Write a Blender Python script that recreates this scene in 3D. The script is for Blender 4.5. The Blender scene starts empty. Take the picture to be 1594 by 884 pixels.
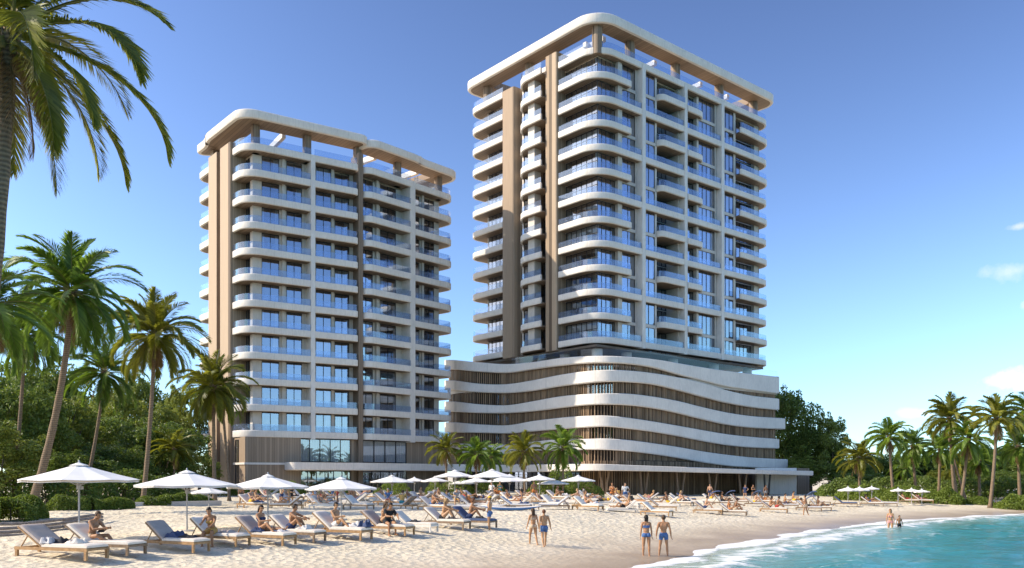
import bpy, bmesh, math, random
import numpy as np
from mathutils import Vector, Matrix
R = math.radians
sc = bpy.context.scene
COL = sc.collection
rnd = random.Random(7)
CAMZ, F, CX, HY = 3.3, 1350.0, 797.0, 742.0     # camera height, focal length, principal point (pixels of a 1594 wide frame)

# ------------------------------------------------------------------ helpers
class MB:
    """collects polygons for ONE mesh object"""
    def __init__(s): s.v, s.f, s.m = [], [], []
    def face(s, pts, m=0):
        b = len(s.v); s.v.extend([tuple(p) for p in pts]); s.f.append(tuple(range(b, b + len(pts)))); s.m.append(m)
    def add(s, verts, faces, m=0):
        b = len(s.v); s.v.extend([tuple(p) for p in verts])
        for f in faces: s.f.append(tuple(b + i for i in f)); s.m.append(m)
    def prism(s, poly, z0, z1, m=0, mb=None, mt=None):
        n = len(poly); mb = m if mb is None else mb; mt = m if mt is None else mt
        b = len(s.v)
        s.v.extend([(p[0], p[1], z0) for p in poly]); s.v.extend([(p[0], p[1], z1) for p in poly])
        for i in range(n):
            j = (i + 1) % n; s.f.append((b + i, b + j, b + n + j, b + n + i)); s.m.append(m)
        s.f.append(tuple(b + i for i in reversed(range(n)))); s.m.append(mb)
        s.f.append(tuple(b + n + i for i in range(n))); s.m.append(mt)
    def box(s, c, d, rz=0, m=0):
        x, y, z = d[0] / 2, d[1] / 2, d[2] / 2; ca, sa = math.cos(rz), math.sin(rz)
        poly = [(c[0] + ca * a - sa * b, c[1] + sa * a + ca * b) for a, b in ((-x, -y), (x, -y), (x, y), (-x, y))]
        s.prism(poly, c[2] - z, c[2] + z, m)
    def bar(s, a, b, o0, o1, z0, z1, m=0):
        dx, dy = b[0] - a[0], b[1] - a[1]; l = math.hypot(dx, dy); nx, ny = -dy / l, dx / l
        s.prism([(a[0] + nx * o0, a[1] + ny * o0), (b[0] + nx * o0, b[1] + ny * o0),
                 (b[0] + nx * o1, b[1] + ny * o1), (a[0] + nx * o1, a[1] + ny * o1)], z0, z1, m)
    def tube(s, pts, rad, n=8, m=0, cap=True):
        pts = [Vector(p) for p in pts]
        if not hasattr(rad, '__len__'): rad = [rad] * len(pts)
        b = len(s.v); up = Vector((0, 0, 1)); ref = None
        for i, p in enumerate(pts):
            d = (pts[min(i + 1, len(pts) - 1)] - pts[max(i - 1, 0)])
            d = d.normalized() if d.length > 1e-9 else up
            if ref is None: ref = d.orthogonal().normalized()
            ref = (ref - d * ref.dot(d)); ref = ref.normalized() if ref.length > 1e-6 else d.orthogonal().normalized()
            w = d.cross(ref)
            for k in range(n):
                a = 2 * math.pi * k / n
                s.v.append(tuple(p + (ref * math.cos(a) + w * math.sin(a)) * rad[i]))
        for i in range(len(pts) - 1):
            for k in range(n):
                k2 = (k + 1) % n
                s.f.append((b + i * n + k, b + i * n + k2, b + (i + 1) * n + k2, b + (i + 1) * n + k)); s.m.append(m)
        if cap:
            s.f.append(tuple(b + k for k in reversed(range(n)))); s.m.append(m)
            e = b + (len(pts) - 1) * n; s.f.append(tuple(e + k for k in range(n))); s.m.append(m)
    def ell(s, c, ax, n=14, k=9, m=0):
        """ellipsoid; ax = three semi-axis vectors"""
        c = Vector(c); ax = [Vector(a) for a in ax]; vs = [c - ax[2]]
        for i in range(1, k):
            th = math.pi * i / k
            for j in range(n):
                ph = 2 * math.pi * j / n
                vs.append(c + ax[0] * (math.sin(th) * math.cos(ph)) + ax[1] * (math.sin(th) * math.sin(ph)) - ax[2] * math.cos(th))
        vs.append(c + ax[2]); fs = []
        for j in range(n): fs.append((0, 1 + (j + 1) % n, 1 + j))
        for i in range(k - 2):
            for j in range(n):
                a = 1 + i * n + j; b = 1 + i * n + (j + 1) % n; fs.append((a, b, b + n, a + n))
        e = len(vs) - 1; o = 1 + (k - 2) * n
        for j in range(n): fs.append((o + j, o + (j + 1) % n, e))
        s.add(vs, fs, m)
    def capsule(s, p0, p1, r0, r1, n=12):
        p0, p1 = Vector(p0), Vector(p1); d = (p1 - p0).normalized(); pts, rr = [], []
        for a in (88, 60, 30): pts.append(p0 - d * r0 * math.sin(R(a))); rr.append(r0 * math.cos(R(a)))
        for t in (0, .25, .5, .75, 1): pts.append(p0.lerp(p1, t)); rr.append(r0 + (r1 - r0) * t)
        for a in (30, 60, 88): pts.append(p1 + d * r1 * math.sin(R(a))); rr.append(r1 * math.cos(R(a)))
        s.tube(pts, rr, n)
    def sweep(s, path, prof, m=0):
        """closed profile of (inward offset, z) along an open plan path"""
        offs = {o: offset(path, o) for o in set(p[0] for p in prof)}; b = len(s.v); k = len(prof)
        for i in range(len(path)):
            for o, z in prof: q = offs[o][i]; s.v.append((q[0], q[1], z))
        for i in range(len(path) - 1):
            for j in range(k):
                j2 = (j + 1) % k; s.f.append((b + i * k + j, b + (i + 1) * k + j, b + (i + 1) * k + j2, b + i * k + j2)); s.m.append(m)
        s.f.append(tuple(b + j for j in range(k))); s.m.append(m)
        e = b + (len(path) - 1) * k; s.f.append(tuple(e + j for j in reversed(range(k)))); s.m.append(m)
    def mesh(s, name, mats, smooth=None, origin=(0, 0, 0), fix=True):
        me = bpy.data.meshes.new(name)
        o = origin
        me.from_pydata([(x - o[0], y - o[1], z - o[2]) for x, y, z in s.v], [], s.f)
        me.polygons.foreach_set('material_index', s.m)
        for m_ in (mats if isinstance(mats, (list, tuple)) else [mats]): me.materials.append(m_)
        if fix:
            bm = bmesh.new(); bm.from_mesh(me); bmesh.ops.recalc_face_normals(bm, faces=bm.faces); bm.to_mesh(me); bm.free()
        if smooth is True: me.shade_smooth()
        elif smooth: me.shade_smooth(); me.set_sharp_from_angle(angle=R(smooth))
        me.update(); return me
    def islands(s):
        par = list(range(len(s.v)))
        def find(i):
            while par[i] != i: par[i] = par[par[i]]; i = par[i]
            return i
        for f in s.f:
            for q in f[1:]: par[find(q)] = find(f[0])
        out = {}
        for f, m in zip(s.f, s.m):
            g, idx = out.setdefault(find(f[0]), (MB(), {})); r = []
            for q in f:
                if q not in idx: idx[q] = len(g.v); g.v.append(s.v[q])
                r.append(idx[q])
            g.f.append(tuple(r)); g.m.append(m)
        return [g for g, _ in out.values()]
    def build(s, name, mats, parent=None, loc=(0, 0, 0), smooth=None, origin=(0, 0, 0), fix=True):
        return link(name, s.mesh(name, mats, smooth, origin, fix), parent, loc)

def link(name, me, parent=None, loc=(0, 0, 0), rz=0, scale=1):
    o = bpy.data.objects.new(name, me); COL.objects.link(o); o.location = loc; o.rotation_euler = (0, 0, rz)
    if scale != 1: o.scale = (scale,) * 3
    if parent: o.parent = parent
    return o
def tag(o, label, cat, group=None, kind=None):
    if label: o['label'] = label
    if cat: o['category'] = cat
    if group: o['group'] = group
    if kind: o['kind'] = kind
    return o
def thing(name, label, cat, loc=(0, 0, 0), rz=0, group=None, scale=1):
    return tag(link(name, None, None, loc, rz, scale), label, cat, group)
def copy_tree(o, parent=None, dz=0.0):
    c = o.copy(); COL.objects.link(c); c.parent = parent
    if dz: c.location.z += dz
    for ch in list(o.children): copy_tree(ch, c)
    return c
def fillet(pts, r, n=8):
    out = [tuple(pts[0])]
    for i in range(1, len(pts) - 1):
        p = Vector(pts[i][:2]); a = Vector(pts[i - 1][:2]) - p; b = Vector(pts[i + 1][:2]) - p
        ri = r[i - 1] if hasattr(r, '__len__') else r
        if ri <= 0: out.append(tuple(p)); continue
        ang = a.angle(b) / 2; t = min(ri / math.tan(ang), a.length * .95, b.length * .95); ri = t * math.tan(ang)
        a.normalize(); b.normalize(); s, e = p + a * t, p + b * t
        c = p + (a + b).normalized() * (ri / math.sin(ang))
        a0 = math.atan2(s.y - c.y, s.x - c.x); a1 = math.atan2(e.y - c.y, e.x - c.x)
        d = (a1 - a0 + math.pi) % (2 * math.pi) - math.pi
        for k in range(n + 1):
            q = a0 + d * k / n; out.append((c.x + ri * math.cos(q), c.y + ri * math.sin(q)))
    out.append(tuple(pts[-1])); return out
def offset(path, o):
    """parallel path, positive = to the left of travel (into the building)"""
    n = len(path); out = []
    for i in range(n):
        ns = []
        for a, b in ((i - 1, i), (i, i + 1)):
            if a >= 0 and b < n:
                dx, dy = path[b][0] - path[a][0], path[b][1] - path[a][1]; l = math.hypot(dx, dy) or 1e-9; ns.append((-dy / l, dx / l))
        nx, ny = sum(q[0] for q in ns) / len(ns), sum(q[1] for q in ns) / len(ns); l2 = nx * nx + ny * ny
        l2 = max(l2, .3); out.append((path[i][0] + nx * o / l2, path[i][1] + ny * o / l2))
    return out
def smooth_interp(xs, ys):
    """Catmull-Rom style (monotone x) interpolation"""
    xs, ys = np.array(xs, float), np.array(ys, float); m = np.gradient(ys, xs)
    def f(x):
        x = min(max(x, xs[0]), xs[-1]); i = min(max(int(np.searchsorted(xs, x)) - 1, 0), len(xs) - 2)
        h = xs[i + 1] - xs[i]; t = (x - xs[i]) / h
        return ((2*t**3 - 3*t*t + 1) * ys[i] + (t**3 - 2*t*t + t) * h * m[i] + (-2*t**3 + 3*t*t) * ys[i + 1] + (t**3 - t*t) * h * m[i + 1])
    return f
def at(px, Y, z=0.0): return Vector(((px - CX) / F * Y, Y, z))
def zof(py, Y): return CAMZ + (HY - py) / F * Y
ORD = ('first second third fourth fifth sixth seventh eighth ninth tenth eleventh twelfth thirteenth fourteenth fifteenth sixteenth '
       'seventeenth eighteenth nineteenth twentieth').split()

# ------------------------------------------------------------------ materials
class NT:
    def __init__(s, name):
        s.m = bpy.data.materials.new(name); s.m.use_nodes = True; s.t = s.m.node_tree; s.n = s.t.nodes; s.l = s.t.links
        s.p = s.n['Principled BSDF']; s.out = s.n['Material Output']
    def node(s, kind, **kw):
        nd = s.n.new(kind)
        for k, v in kw.items():
            if k in nd.bl_rna.properties: setattr(nd, k, v)
            else: nd.inputs[k.replace('_', ' ')].default_value = v
        return nd
    def con(s, a, b): s.l.new(a, b)
    def val(s, name, v): s.p.inputs[name].default_value = v
    def coord(s, which='Object', scale=(1, 1, 1)):
        tc = s.node('ShaderNodeTexCoord'); mp = s.node('ShaderNodeMapping'); mp.inputs['Scale'].default_value = scale
        s.con(tc.outputs[which], mp.inputs['Vector']); return mp.outputs['Vector']
    def noise(s, scale, vec=None, detail=4, rough=.55):
        nd = s.node('ShaderNodeTexNoise'); nd.inputs['Scale'].default_value = scale; nd.inputs['Detail'].default_value = detail
        nd.inputs['Roughness'].default_value = rough
        if vec is not None: s.con(vec, nd.inputs['Vector'])
        return nd.outputs['Fac']
    def ramp(s, fac, stops):
        nd = s.node('ShaderNodeValToRGB'); e = nd.color_ramp.elements
        while len(e) < len(stops): e.new(.5)
        for q, (p, c) in zip(e, stops): q.position = p; q.color = (*c, 1) if len(c) == 3 else c
        s.con(fac, nd.inputs['Fac']); return nd.outputs['Color']
    def mix(s, fac, a, b, blend='MIX'):
        nd = s.node('ShaderNodeMix', data_type='RGBA', blend_type=blend)
        for sock, v in ((nd.inputs[0], fac), (nd.inputs[6], a), (nd.inputs[7], b)):
            if hasattr(v, 'links'): s.con(v, sock)
            else: sock.default_value = (*v, 1) if hasattr(v, '__len__') and len(v) == 3 else v
        return nd.outputs[2]
    def math(s, op, a, b=0.0, clamp=False):
        nd = s.node('ShaderNodeMath', operation=op); nd.use_clamp = clamp
        for i, v in enumerate((a, b)):
            if hasattr(v, 'links'): s.con(v, nd.inputs[i])
            else: nd.inputs[i].default_value = v
        return nd.outputs[0]
    def bump(s, h, strength=.3, dist=.05, prev=None):
        nd = s.node('ShaderNodeBump'); nd.inputs['Strength'].default_value = strength; nd.inputs['Distance'].default_value = dist
        s.con(h, nd.inputs['Height'])
        if prev: s.con(prev, nd.inputs['Normal'])
        return nd.outputs['Normal']
def plain(name, col, rough=.7, var=.12, scale=3.0, bump=0, spec=.3):
    t = NT(name); v = t.coord(); n = t.noise(scale, v)
    c = t.ramp(n, [(.3, tuple(x * (1 - var) for x in col)), (.7, tuple(min(1, x * (1 + var)) for x in col))])
    t.con(c, t.p.inputs['Base Color']); t.val('Roughness', rough); t.val('Specular IOR Level', spec)
    if bump: t.con(t.bump(t.noise(scale * 8, v), bump, .02), t.p.inputs['Normal'])
    return t.m
def wood(name, ca, cb, plank=4.0, rough=.6):
    """vertical boards with grain along z"""
    t = NT(name); v = t.coord(); g = t.noise(1.0, t.coord('Object', (7, 7, .35)), 6, .65)
    sp = t.node('ShaderNodeSeparateXYZ'); t.con(v, sp.inputs[0])
    ax = t.math('ADD', t.math('MULTIPLY', sp.outputs[0], plank * .8), t.math('MULTIPLY', sp.outputs[1], plank * .62))
    wn = t.node('ShaderNodeTexWhiteNoise', noise_dimensions='1D'); t.con(t.math('FLOOR', ax), wn.inputs['W'])
    f = t.math('ADD', t.math('MULTIPLY', g, .55), t.math('MULTIPLY', wn.outputs['Value'], .45))
    c = t.ramp(f, [(.22, cb), (.75, ca)])
    fr = t.math('FRACT', ax); gap = t.math('LESS_THAN', fr, .08)
    c2 = t.mix(gap, c, tuple(x * .45 for x in cb)); t.con(c2, t.p.inputs['Base Color'])
    t.con(t.bump(g, .25, .02), t.p.inputs['Normal']); t.val('Roughness', rough); t.val('Specular IOR Level', .25)
    return t.m
def stucco(name, col):
    t = NT(name); v = t.coord(); big = t.noise(.35, v, 3); fine = t.noise(6, t.coord('Object', (1, 1, .25)), 5)
    f = t.math('ADD', t.math('MULTIPLY', big, .5), t.math('MULTIPLY', fine, .5))
    cc = t.ramp(f, [(.3, tuple(x * .80 for x in col)), (.60, col)])
    sp = t.node('ShaderNodeSeparateXYZ'); t.con(v, sp.inputs[0]); ax = t.math('ADD', t.math('MULTIPLY', sp.outputs[0], .33), t.math('MULTIPLY', sp.outputs[1], .26))
    jt = t.math('LESS_THAN', t.math('FRACT', ax), .02); t.con(t.mix(t.math('MULTIPLY', jt, .35), cc, tuple(x * .5 for x in col)), t.p.inputs['Base Color'])
    t.val('Roughness', .65); t.val('Specular IOR Level', .3); t.con(t.bump(t.noise(30, v), .06, .01), t.p.inputs['Normal']); return t.m
def glass(name, tint, refl, solid=None, solid_fac=0.0, wob=.0, gcol=(.92, .96, 1)):
    t = NT(name); t.n.remove(t.p)
    tr = t.node('ShaderNodeBsdfTransparent'); tr.inputs[0].default_value = (*tint, 1)
    gl = t.node('ShaderNodeBsdfGlossy'); gl.inputs['Roughness'].default_value = .02; gl.inputs['Color'].default_value = (*gcol, 1)
    if wob: t.con(t.bump(t.noise(.9, t.coord(), 2), wob, .1), gl.inputs['Normal'])
    fr = t.node('ShaderNodeLayerWeight'); fr.inputs['Blend'].default_value = .5
    fac = t.math('ADD', t.math('MULTIPLY', t.math('POWER', fr.outputs['Facing'], 4.0), 1 - refl), refl, True)
    mx = t.node('ShaderNodeMixShader'); t.con(fac, mx.inputs[0]); base = tr.outputs[0]
    if solid:
        df = t.node('ShaderNodeBsdfDiffuse'); df.inputs[0].default_value = (*solid, 1)
        m0 = t.node('ShaderNodeMixShader'); m0.inputs[0].default_value = solid_fac; t.con(tr.outputs[0], m0.inputs[1]); t.con(df.outputs[0], m0.inputs[2]); base = m0.outputs[0]
    t.con(base, mx.inputs[1]); t.con(gl.outputs[0], mx.inputs[2]); t.con(mx.outputs[0], t.out.inputs[0]); return t.m
def leafmat(name, dark, light, yellow=None, transl=.35, gloss=.25):
    t = NT(name); geo = t.node('ShaderNodeNewGeometry'); ob = t.node('ShaderNodeObjectInfo')
    big = t.noise(.45, t.coord(), 3)
    f = t.math('ADD', t.math('MULTIPLY', geo.outputs['Random Per Island'], .5), t.math('ADD', t.math('MULTIPLY', big, .4), t.math('MULTIPLY', ob.outputs['Random'], .15)))
    st = [(.2, dark), (.75, light)] + ([(.97, yellow)] if yellow else [])
    c = t.ramp(f, st); t.con(c, t.p.inputs['Base Color']); t.val('Roughness', .45); t.val('Specular IOR Level', gloss)
    tl = t.node('ShaderNodeBsdfTranslucent'); t.con(t.mix(.5, c, (light[0] * 1.5, light[1] * 1.5, light[2] * .8)), tl.inputs[0])
    mx = t.node('ShaderNodeMixShader'); mx.inputs[0].default_value = transl; t.con(t.p.outputs[0], mx.inputs[1]); t.con(tl.outputs[0], mx.inputs[2])
    t.con(mx.outputs[0], t.out.inputs[0]); return t.m

M = {}
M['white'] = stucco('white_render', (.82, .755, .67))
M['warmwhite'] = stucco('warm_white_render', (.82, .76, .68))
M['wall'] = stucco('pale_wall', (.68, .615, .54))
M['soffit'] = wood('soffit_boards', (.30, .22, .155), (.22, .158, .108), 2.0)
M['oak'] = wood('oak_cladding', (.45, .335, .225), (.29, .205, .135), 3.2)
M['basewood'] = wood('brown_base_cladding', (.42, .315, .22), (.27, .20, .135), 3.0)
M['darkoak'] = wood('brown_cladding', (.33, .245, .17), (.20, .145, .10), 3.0)
M['slat'] = leafmat('slat_timber', (.135, .09, .055), (.41, .28, .172), None, 0.0, .2)
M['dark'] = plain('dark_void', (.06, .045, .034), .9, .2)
M['frame'] = plain('dark_window_frame', (.05, .045, .042), .45, .1)
M['interior'] = plain('room_interior', (.60, .45, .30), .8, .3, .6)
M['floorplate'] = plain('room_floor', (.58, .45, .32), .8, .2, 1)
M['curtain'] = plain('linen_curtain', (.74, .71, .67), .9, .08, 2)
M['pane'] = glass('window_glass', (.66, .71, .76), .36, wob=.012, gcol=(.74, .82, .96))
M['rail'] = glass('balustrade_glass', (.84, .90, .97), .07, (.42, .50, .68), .10, gcol=(.75, .85, 1))
M['concrete'] = plain('column_concrete', (.50, .47, .43), .8, .12, 1.2, .1)
M['canvas'] = plain('white_canvas', (.82, .80, .77), .9, .03, 2)
M['teak'] = plain('teak_frame', (.38, .225, .105), .55, .25, 9)
M['greywood'] = plain('weathered_frame', (.25, .17, .105), .65, .25, 9)
M['cushion'] = plain('cream_cushion', (.74, .665, .57), .9, .06, 6, .1)
M['greycushion'] = plain('grey_cushion', (.44, .37, .325), .9, .1, 6, .1)
M['bluecushion'] = plain('navy_cushion', (.07, .10, .19), .9, .15, 6, .1)
M['bluegrey'] = plain('blue_grey_cushion', (.55, .53, .53), .9, .1, 6, .1)
M['steel'] = plain('grey_pole', (.36, .36, .37), .4, .08, 4)
M['bark'] = None
def bark(name, a, b, ring=9.0):
    t = NT(name); v = t.coord(); n = t.noise(3, t.coord('Object', (4, 4, 1)), 5)
    w = t.node('ShaderNodeTexWave', wave_type='BANDS', bands_direction='Z'); w.inputs['Scale'].default_value = ring; w.inputs['Distortion'].default_value = 2.2; w.inputs['Detail'].default_value = 2
    t.con(v, w.inputs['Vector']); f = t.math('ADD', t.math('MULTIPLY', n, .6), t.math('MULTIPLY', w.outputs['Fac'], .4))
    t.con(t.ramp(f, [(.25, b), (.75, a)]), t.p.inputs['Base Color']); t.val('Roughness', .9); t.con(t.bump(f, .7, .05), t.p.inputs['Normal']); return t.m
M['bark'] = bark('palm_bark', (.27, .19, .12), (.11, .075, .047), 2.6)
M['treebark'] = bark('tree_bark', (.19, .15, .11), (.09, .07, .05), .6)
M['frond'] = leafmat('palm_frond', (.060, .115, .018), (.215, .32, .045), (.42, .40, .085), .45, .5)
M['frond_near'] = leafmat('palm_frond_warm', (.075, .098, .014), (.28, .28, .036), (.46, .36, .08), .48, .5)
M['dryfrond'] = leafmat('dry_frond', (.16, .10, .05), (.34, .23, .12), None, .3, .2)
M['rail_clear'] = glass('clear_balustrade', (.93, .95, .97), .03, (.5, .58, .65), .03, gcol=(.7, .8, .9))
M['hallglass'] = glass('hall_glass', (.86, .90, .94), .28, wob=.012, gcol=(.8, .88, .98))
M['shaded_recess'] = plain('recess_shade', (.16, .125, .095), .8, .2, .5)  # dark brown paints in the shade of the gap under the taller tower
M['rachis'] = plain('frond_stalk', (.22, .20, .06), .5, .2, 5)
M['leaf'] = leafmat('tree_leaf', (.048, .084, .017), (.20, .265, .05), None, .36, .4)
M['leaf_warm'] = leafmat('tree_leaf_warm', (.07, .104, .02), (.28, .32, .06), None, .38, .4)
M['hedge'] = leafmat('hedge_leaf', (.055, .095, .015), (.22, .28, .045), None, .36, .35)
M['log'] = plain('grey_log', (.27, .225, .195), .9, .3, 6, .3)
M['navy'] = plain('navy_cloth', (.05, .07, .14), .9, .2, 6)
M['black'] = plain('black_cloth', (.03, .03, .035), .9, .2, 6)
M['linen'] = plain('pale_cloth', (.64, .60, .55), .9, .1, 6)
M['blue'] = plain('blue_plastic', (.05, .15, .38), .35, .1, 2, 0, .5)
# ------------------------------------------------------------------ camera, sky, sun
cam_d = bpy.data.cameras.new('camera'); cam = bpy.data.objects.new('camera', cam_d); COL.objects.link(cam)
cam.location = (0, 0, CAMZ); cam.rotation_euler = (R(90), 0, 0)
cam_d.sensor_width = 36; cam_d.lens = 36 * F / 1594; cam_d.shift_y = 300 / 1594; cam_d.clip_end = 9000; cam_d.clip_start = .2
sc.camera = cam
SUN_EL, SUN_AZ = R(34), R(262)            # azimuth clockwise from +Y: the sun stands to the left, a little behind the camera
w = bpy.data.worlds.new('World'); sc.world = w; w.use_nodes = True; wt = w.node_tree; wn, wl = wt.nodes, wt.links
sky = wn.new('ShaderNodeTexSky'); sky.sky_type = 'NISHITA'; sky.sun_disc = False; sky.sun_elevation = SUN_EL; sky.sun_rotation = SUN_AZ
sky.altitude = 10; sky.air_density = 1.1; sky.dust_density = 1.0; sky.ozone_density = 2.2
bg = wn['Background']; bg.inputs['Strength'].default_value = .15
# look the sky up a little above the true direction (clear tropical air: no yellow belt at the horizon) and saturate it slightly
tcs = wn.new('ShaderNodeTexCoord'); lift = wn.new('ShaderNodeVectorMath'); lift.operation = 'MULTIPLY_ADD'
wl.new(tcs.outputs['Generated'], lift.inputs[0]); lift.inputs[1].default_value = (1, 1, .95); lift.inputs[2].default_value = (0, 0, .055)
nrmz = wn.new('ShaderNodeVectorMath'); nrmz.operation = 'NORMALIZE'; wl.new(lift.outputs[0], nrmz.inputs[0]); wl.new(nrmz.outputs[0], sky.inputs[0])
def vmath(op, a, b):
    nd = wn.new('ShaderNodeVectorMath'); nd.operation = op; wl.new(a, nd.inputs[0]); nd.inputs[1].default_value = b; return nd.outputs[0]
deep = vmath('MINIMUM', sky.outputs[0], (6, 6, 6)); gam = wn.new('ShaderNodeGamma'); gam.inputs['Gamma'].default_value = 2.05; wl.new(vmath('MULTIPLY', deep, (.30, .30, .30)), gam.inputs[0])   # deeper blue overhead, as in clear tropical air
deep = vmath('MULTIPLY', gam.outputs[0], (3.15, 3.1, 3.25))
hsv = wn.new('ShaderNodeHueSaturation'); hsv.inputs['Saturation'].default_value = .85; hsv.inputs['Hue'].default_value = .494; wl.new(deep, hsv.inputs['Color'])
# a few small fair-weather clouds low in the sky: noise patches round fixed sky directions
tc = wn.new('ShaderNodeTexCoord'); cur = hsv.outputs[0]
def wmath(op, a, b=0.0, clamp=False):
    nd = wn.new('ShaderNodeMath'); nd.operation = op; nd.use_clamp = clamp
    for i, v in enumerate((a, b)):
        if hasattr(v, 'links'): wl.new(v, nd.inputs[i])
        else: nd.inputs[i].default_value = v
    return nd.outputs[0]
nz = wn.new('ShaderNodeTexNoise'); nz.inputs['Scale'].default_value = 34; nz.inputs['Detail'].default_value = 6; nz.inputs['Roughness'].default_value = .6
wl.new(tc.outputs['Generated'], nz.inputs['Vector'])
for px, py, hw, hh, dens in ((1572, 590, 34, 17, 1.0), (1588, 352, 12, 5, .4), (1570, 424, 26, 15, .33), (1425, 643, 34, 8, .45), (1650, 470, 40, 16, .8)):
    d = Vector((px - CX, F, HY - py)).normalized()
    dp = wn.new('ShaderNodeVectorMath'); dp.operation = 'SUBTRACT'; wl.new(tc.outputs['Generated'], dp.inputs[0]); dp.inputs[1].default_value = d
    sx = wn.new('ShaderNodeVectorMath'); sx.operation = 'MULTIPLY'; wl.new(dp.outputs[0], sx.inputs[0]); k = F * 1.15
    sx.inputs[1].default_value = (k / hw, k / hw, k / hh)
    ln = wn.new('ShaderNodeVectorMath'); ln.operation = 'LENGTH'; wl.new(sx.outputs[0], ln.inputs[0])
    e = wmath('SUBTRACT', 1.25, ln.outputs['Value']); e = wmath('ADD', e, wmath('MULTIPLY', wmath('SUBTRACT', nz.outputs['Fac'], .5), 3.2))
    e = wmath('MULTIPLY', wmath('MULTIPLY', e, 1.1, True), dens)
    mx = wn.new('ShaderNodeMix'); mx.data_type = 'RGBA'; wl.new(e, mx.inputs[0]); wl.new(cur, mx.inputs[6]); mx.inputs[7].default_value = (6.6, 6.3, 6.1, 1); cur = mx.outputs[2]
wl.new(cur, bg.inputs[0])
sl = bpy.data.lights.new('sun', 'SUN'); so = bpy.data.objects.new('sun', sl); COL.objects.link(so)
sl.energy = 4.3; sl.angle = R(.6); sl.color = (1, .88, .72)
tosun = Vector((math.sin(SUN_AZ) * math.cos(SUN_EL), math.cos(SUN_AZ) * math.cos(SUN_EL), math.sin(SUN_EL)))
so.rotation_euler = tosun.to_track_quat('Z', 'Y').to_euler(); so.location = (-80, -20, 90)
sc.view_settings.view_transform = 'Standard'; sc.view_settings.look = 'None'; sc.view_settings.gamma = 1; sc.view_settings.exposure = 0.46
sc.cycles.max_bounces = 7; sc.cycles.diffuse_bounces = 3; sc.cycles.glossy_bounces = 3; sc.cycles.transparent_max_bounces = 14
sc.cycles.transmission_bounces = 4; sc.cycles.caustics_reflective = False; sc.cycles.caustics_refractive = False
sc.cycles.sample_clamp_indirect = 6; sc.cycles.use_denoising = True

# ------------------------------------------------------------------ beach and sea
WL = np.array([(-3000, -500), (-100, -30), (-40, 0), (-14, 14), (-5.5, 21), (0, 27), (4.5, 31.4), (8.6, 38.4), (13.9, 46.4), (23.1, 58.6),
               (31.7, 67.5), (45.3, 76.8), (70, 88), (120, 100), (300, 125), (3000, 260)], float)
def shore(x, y):
    """distance inland of the waterline (negative out at sea)"""
    x, y = np.asarray(x, float), np.asarray(y, float); best = np.full(x.shape, 1e9); sg = np.ones(x.shape)
    for a, b in zip(WL[:-1], WL[1:]):
        d = b - a; L2 = d @ d; t = np.clip(((x - a[0]) * d[0] + (y - a[1]) * d[1]) / L2, 0, 1)
        ex, ey = x - a[0] - t * d[0], y - a[1] - t * d[1]; q = np.hypot(ex, ey); cr = d[0] * ey - d[1] * ex
        m = q < best; best = np.where(m, q, best); sg = np.where(m, np.sign(cr), sg)
    return best * sg
def ground_z(x, y):
    d = shore(x, y); x, y = np.asarray(x, float), np.asarray(y, float)
    top = 1.2 - .5 * np.clip((x - 4) / 22, 0, 1)
    z = np.interp(d, [-400, -60, -6, 0, 4, 8, 14, 22], [-6, -4, -.5, 0, .19, .47, .9, 1.0])
    z = np.where(d > 4, .19 + (z - .19) * (top - .19) / (1.0 - .19), z)
    fade = np.clip((d - 5) / 8, 0, 1)
    return z + fade * (.06 * np.sin(x * .31 + 1) * np.sin(y * .27) + .03 * np.sin(x * .9 + y * .5))
def gz(x, y): return float(ground_z(x, y))
def ground(px, py):
    lo, Y = None, 12.0
    while Y < 400:
        if CAMZ - (py - HY) / F * Y <= gz((px - CX) / F * Y, Y): break
        Y += .5
    a, b = Y - .5, Y
    for _ in range(12):
        c = (a + b) / 2
        if CAMZ - (py - HY) / F * c <= gz((px - CX) / F * c, c): b = c
        else: a = c
    X = (px - CX) / F * b; return Vector((X, b, gz(X, b)))
def axis(lo, hi, step, far):
    mid = list(np.arange(lo, hi + 1e-6, step)); a, s = [], step
    x = lo
    while x > -far: s *= 1.35; x -= s; a.append(x)
    b, s, x = [], step, hi
    while x < far: s *= 1.35; x += s; b.append(x)
    return np.array(a[::-1] + mid + b)
def grid_mesh(name, xs, ys, Z, mat, attr=None, keep=None):
    nx, ny = len(xs), len(ys); X, Y = np.meshgrid(xs, ys); co = np.stack([X, Y, Z], -1).reshape(-1, 3)
    i = np.arange(nx * ny).reshape(ny, nx); q = np.stack([i[:-1, :-1], i[:-1, 1:], i[1:, 1:], i[1:, :-1]], -1).reshape(-1, 4)
    if keep is not None: q = q[keep.reshape(-1)[q].any(1)]
    me = bpy.data.meshes.new(name); me.vertices.add(len(co)); me.vertices.foreach_set('co', co.astype('f').ravel())
    me.loops.add(q.size); me.loops.foreach_set('vertex_index', q.astype('i').ravel())
    me.polygons.add(len(q)); me.polygons.foreach_set('loop_start', (np.arange(len(q)) * 4).astype('i'))
    if attr is not None:
        at_ = me.attributes.new('shore', 'FLOAT', 'POINT'); at_.data.foreach_set('value', attr.astype('f').ravel())
    me.update(calc_edges=True); me.validate(); me.materials.append(mat); me.shade_smooth(); return link(name, me)

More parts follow.
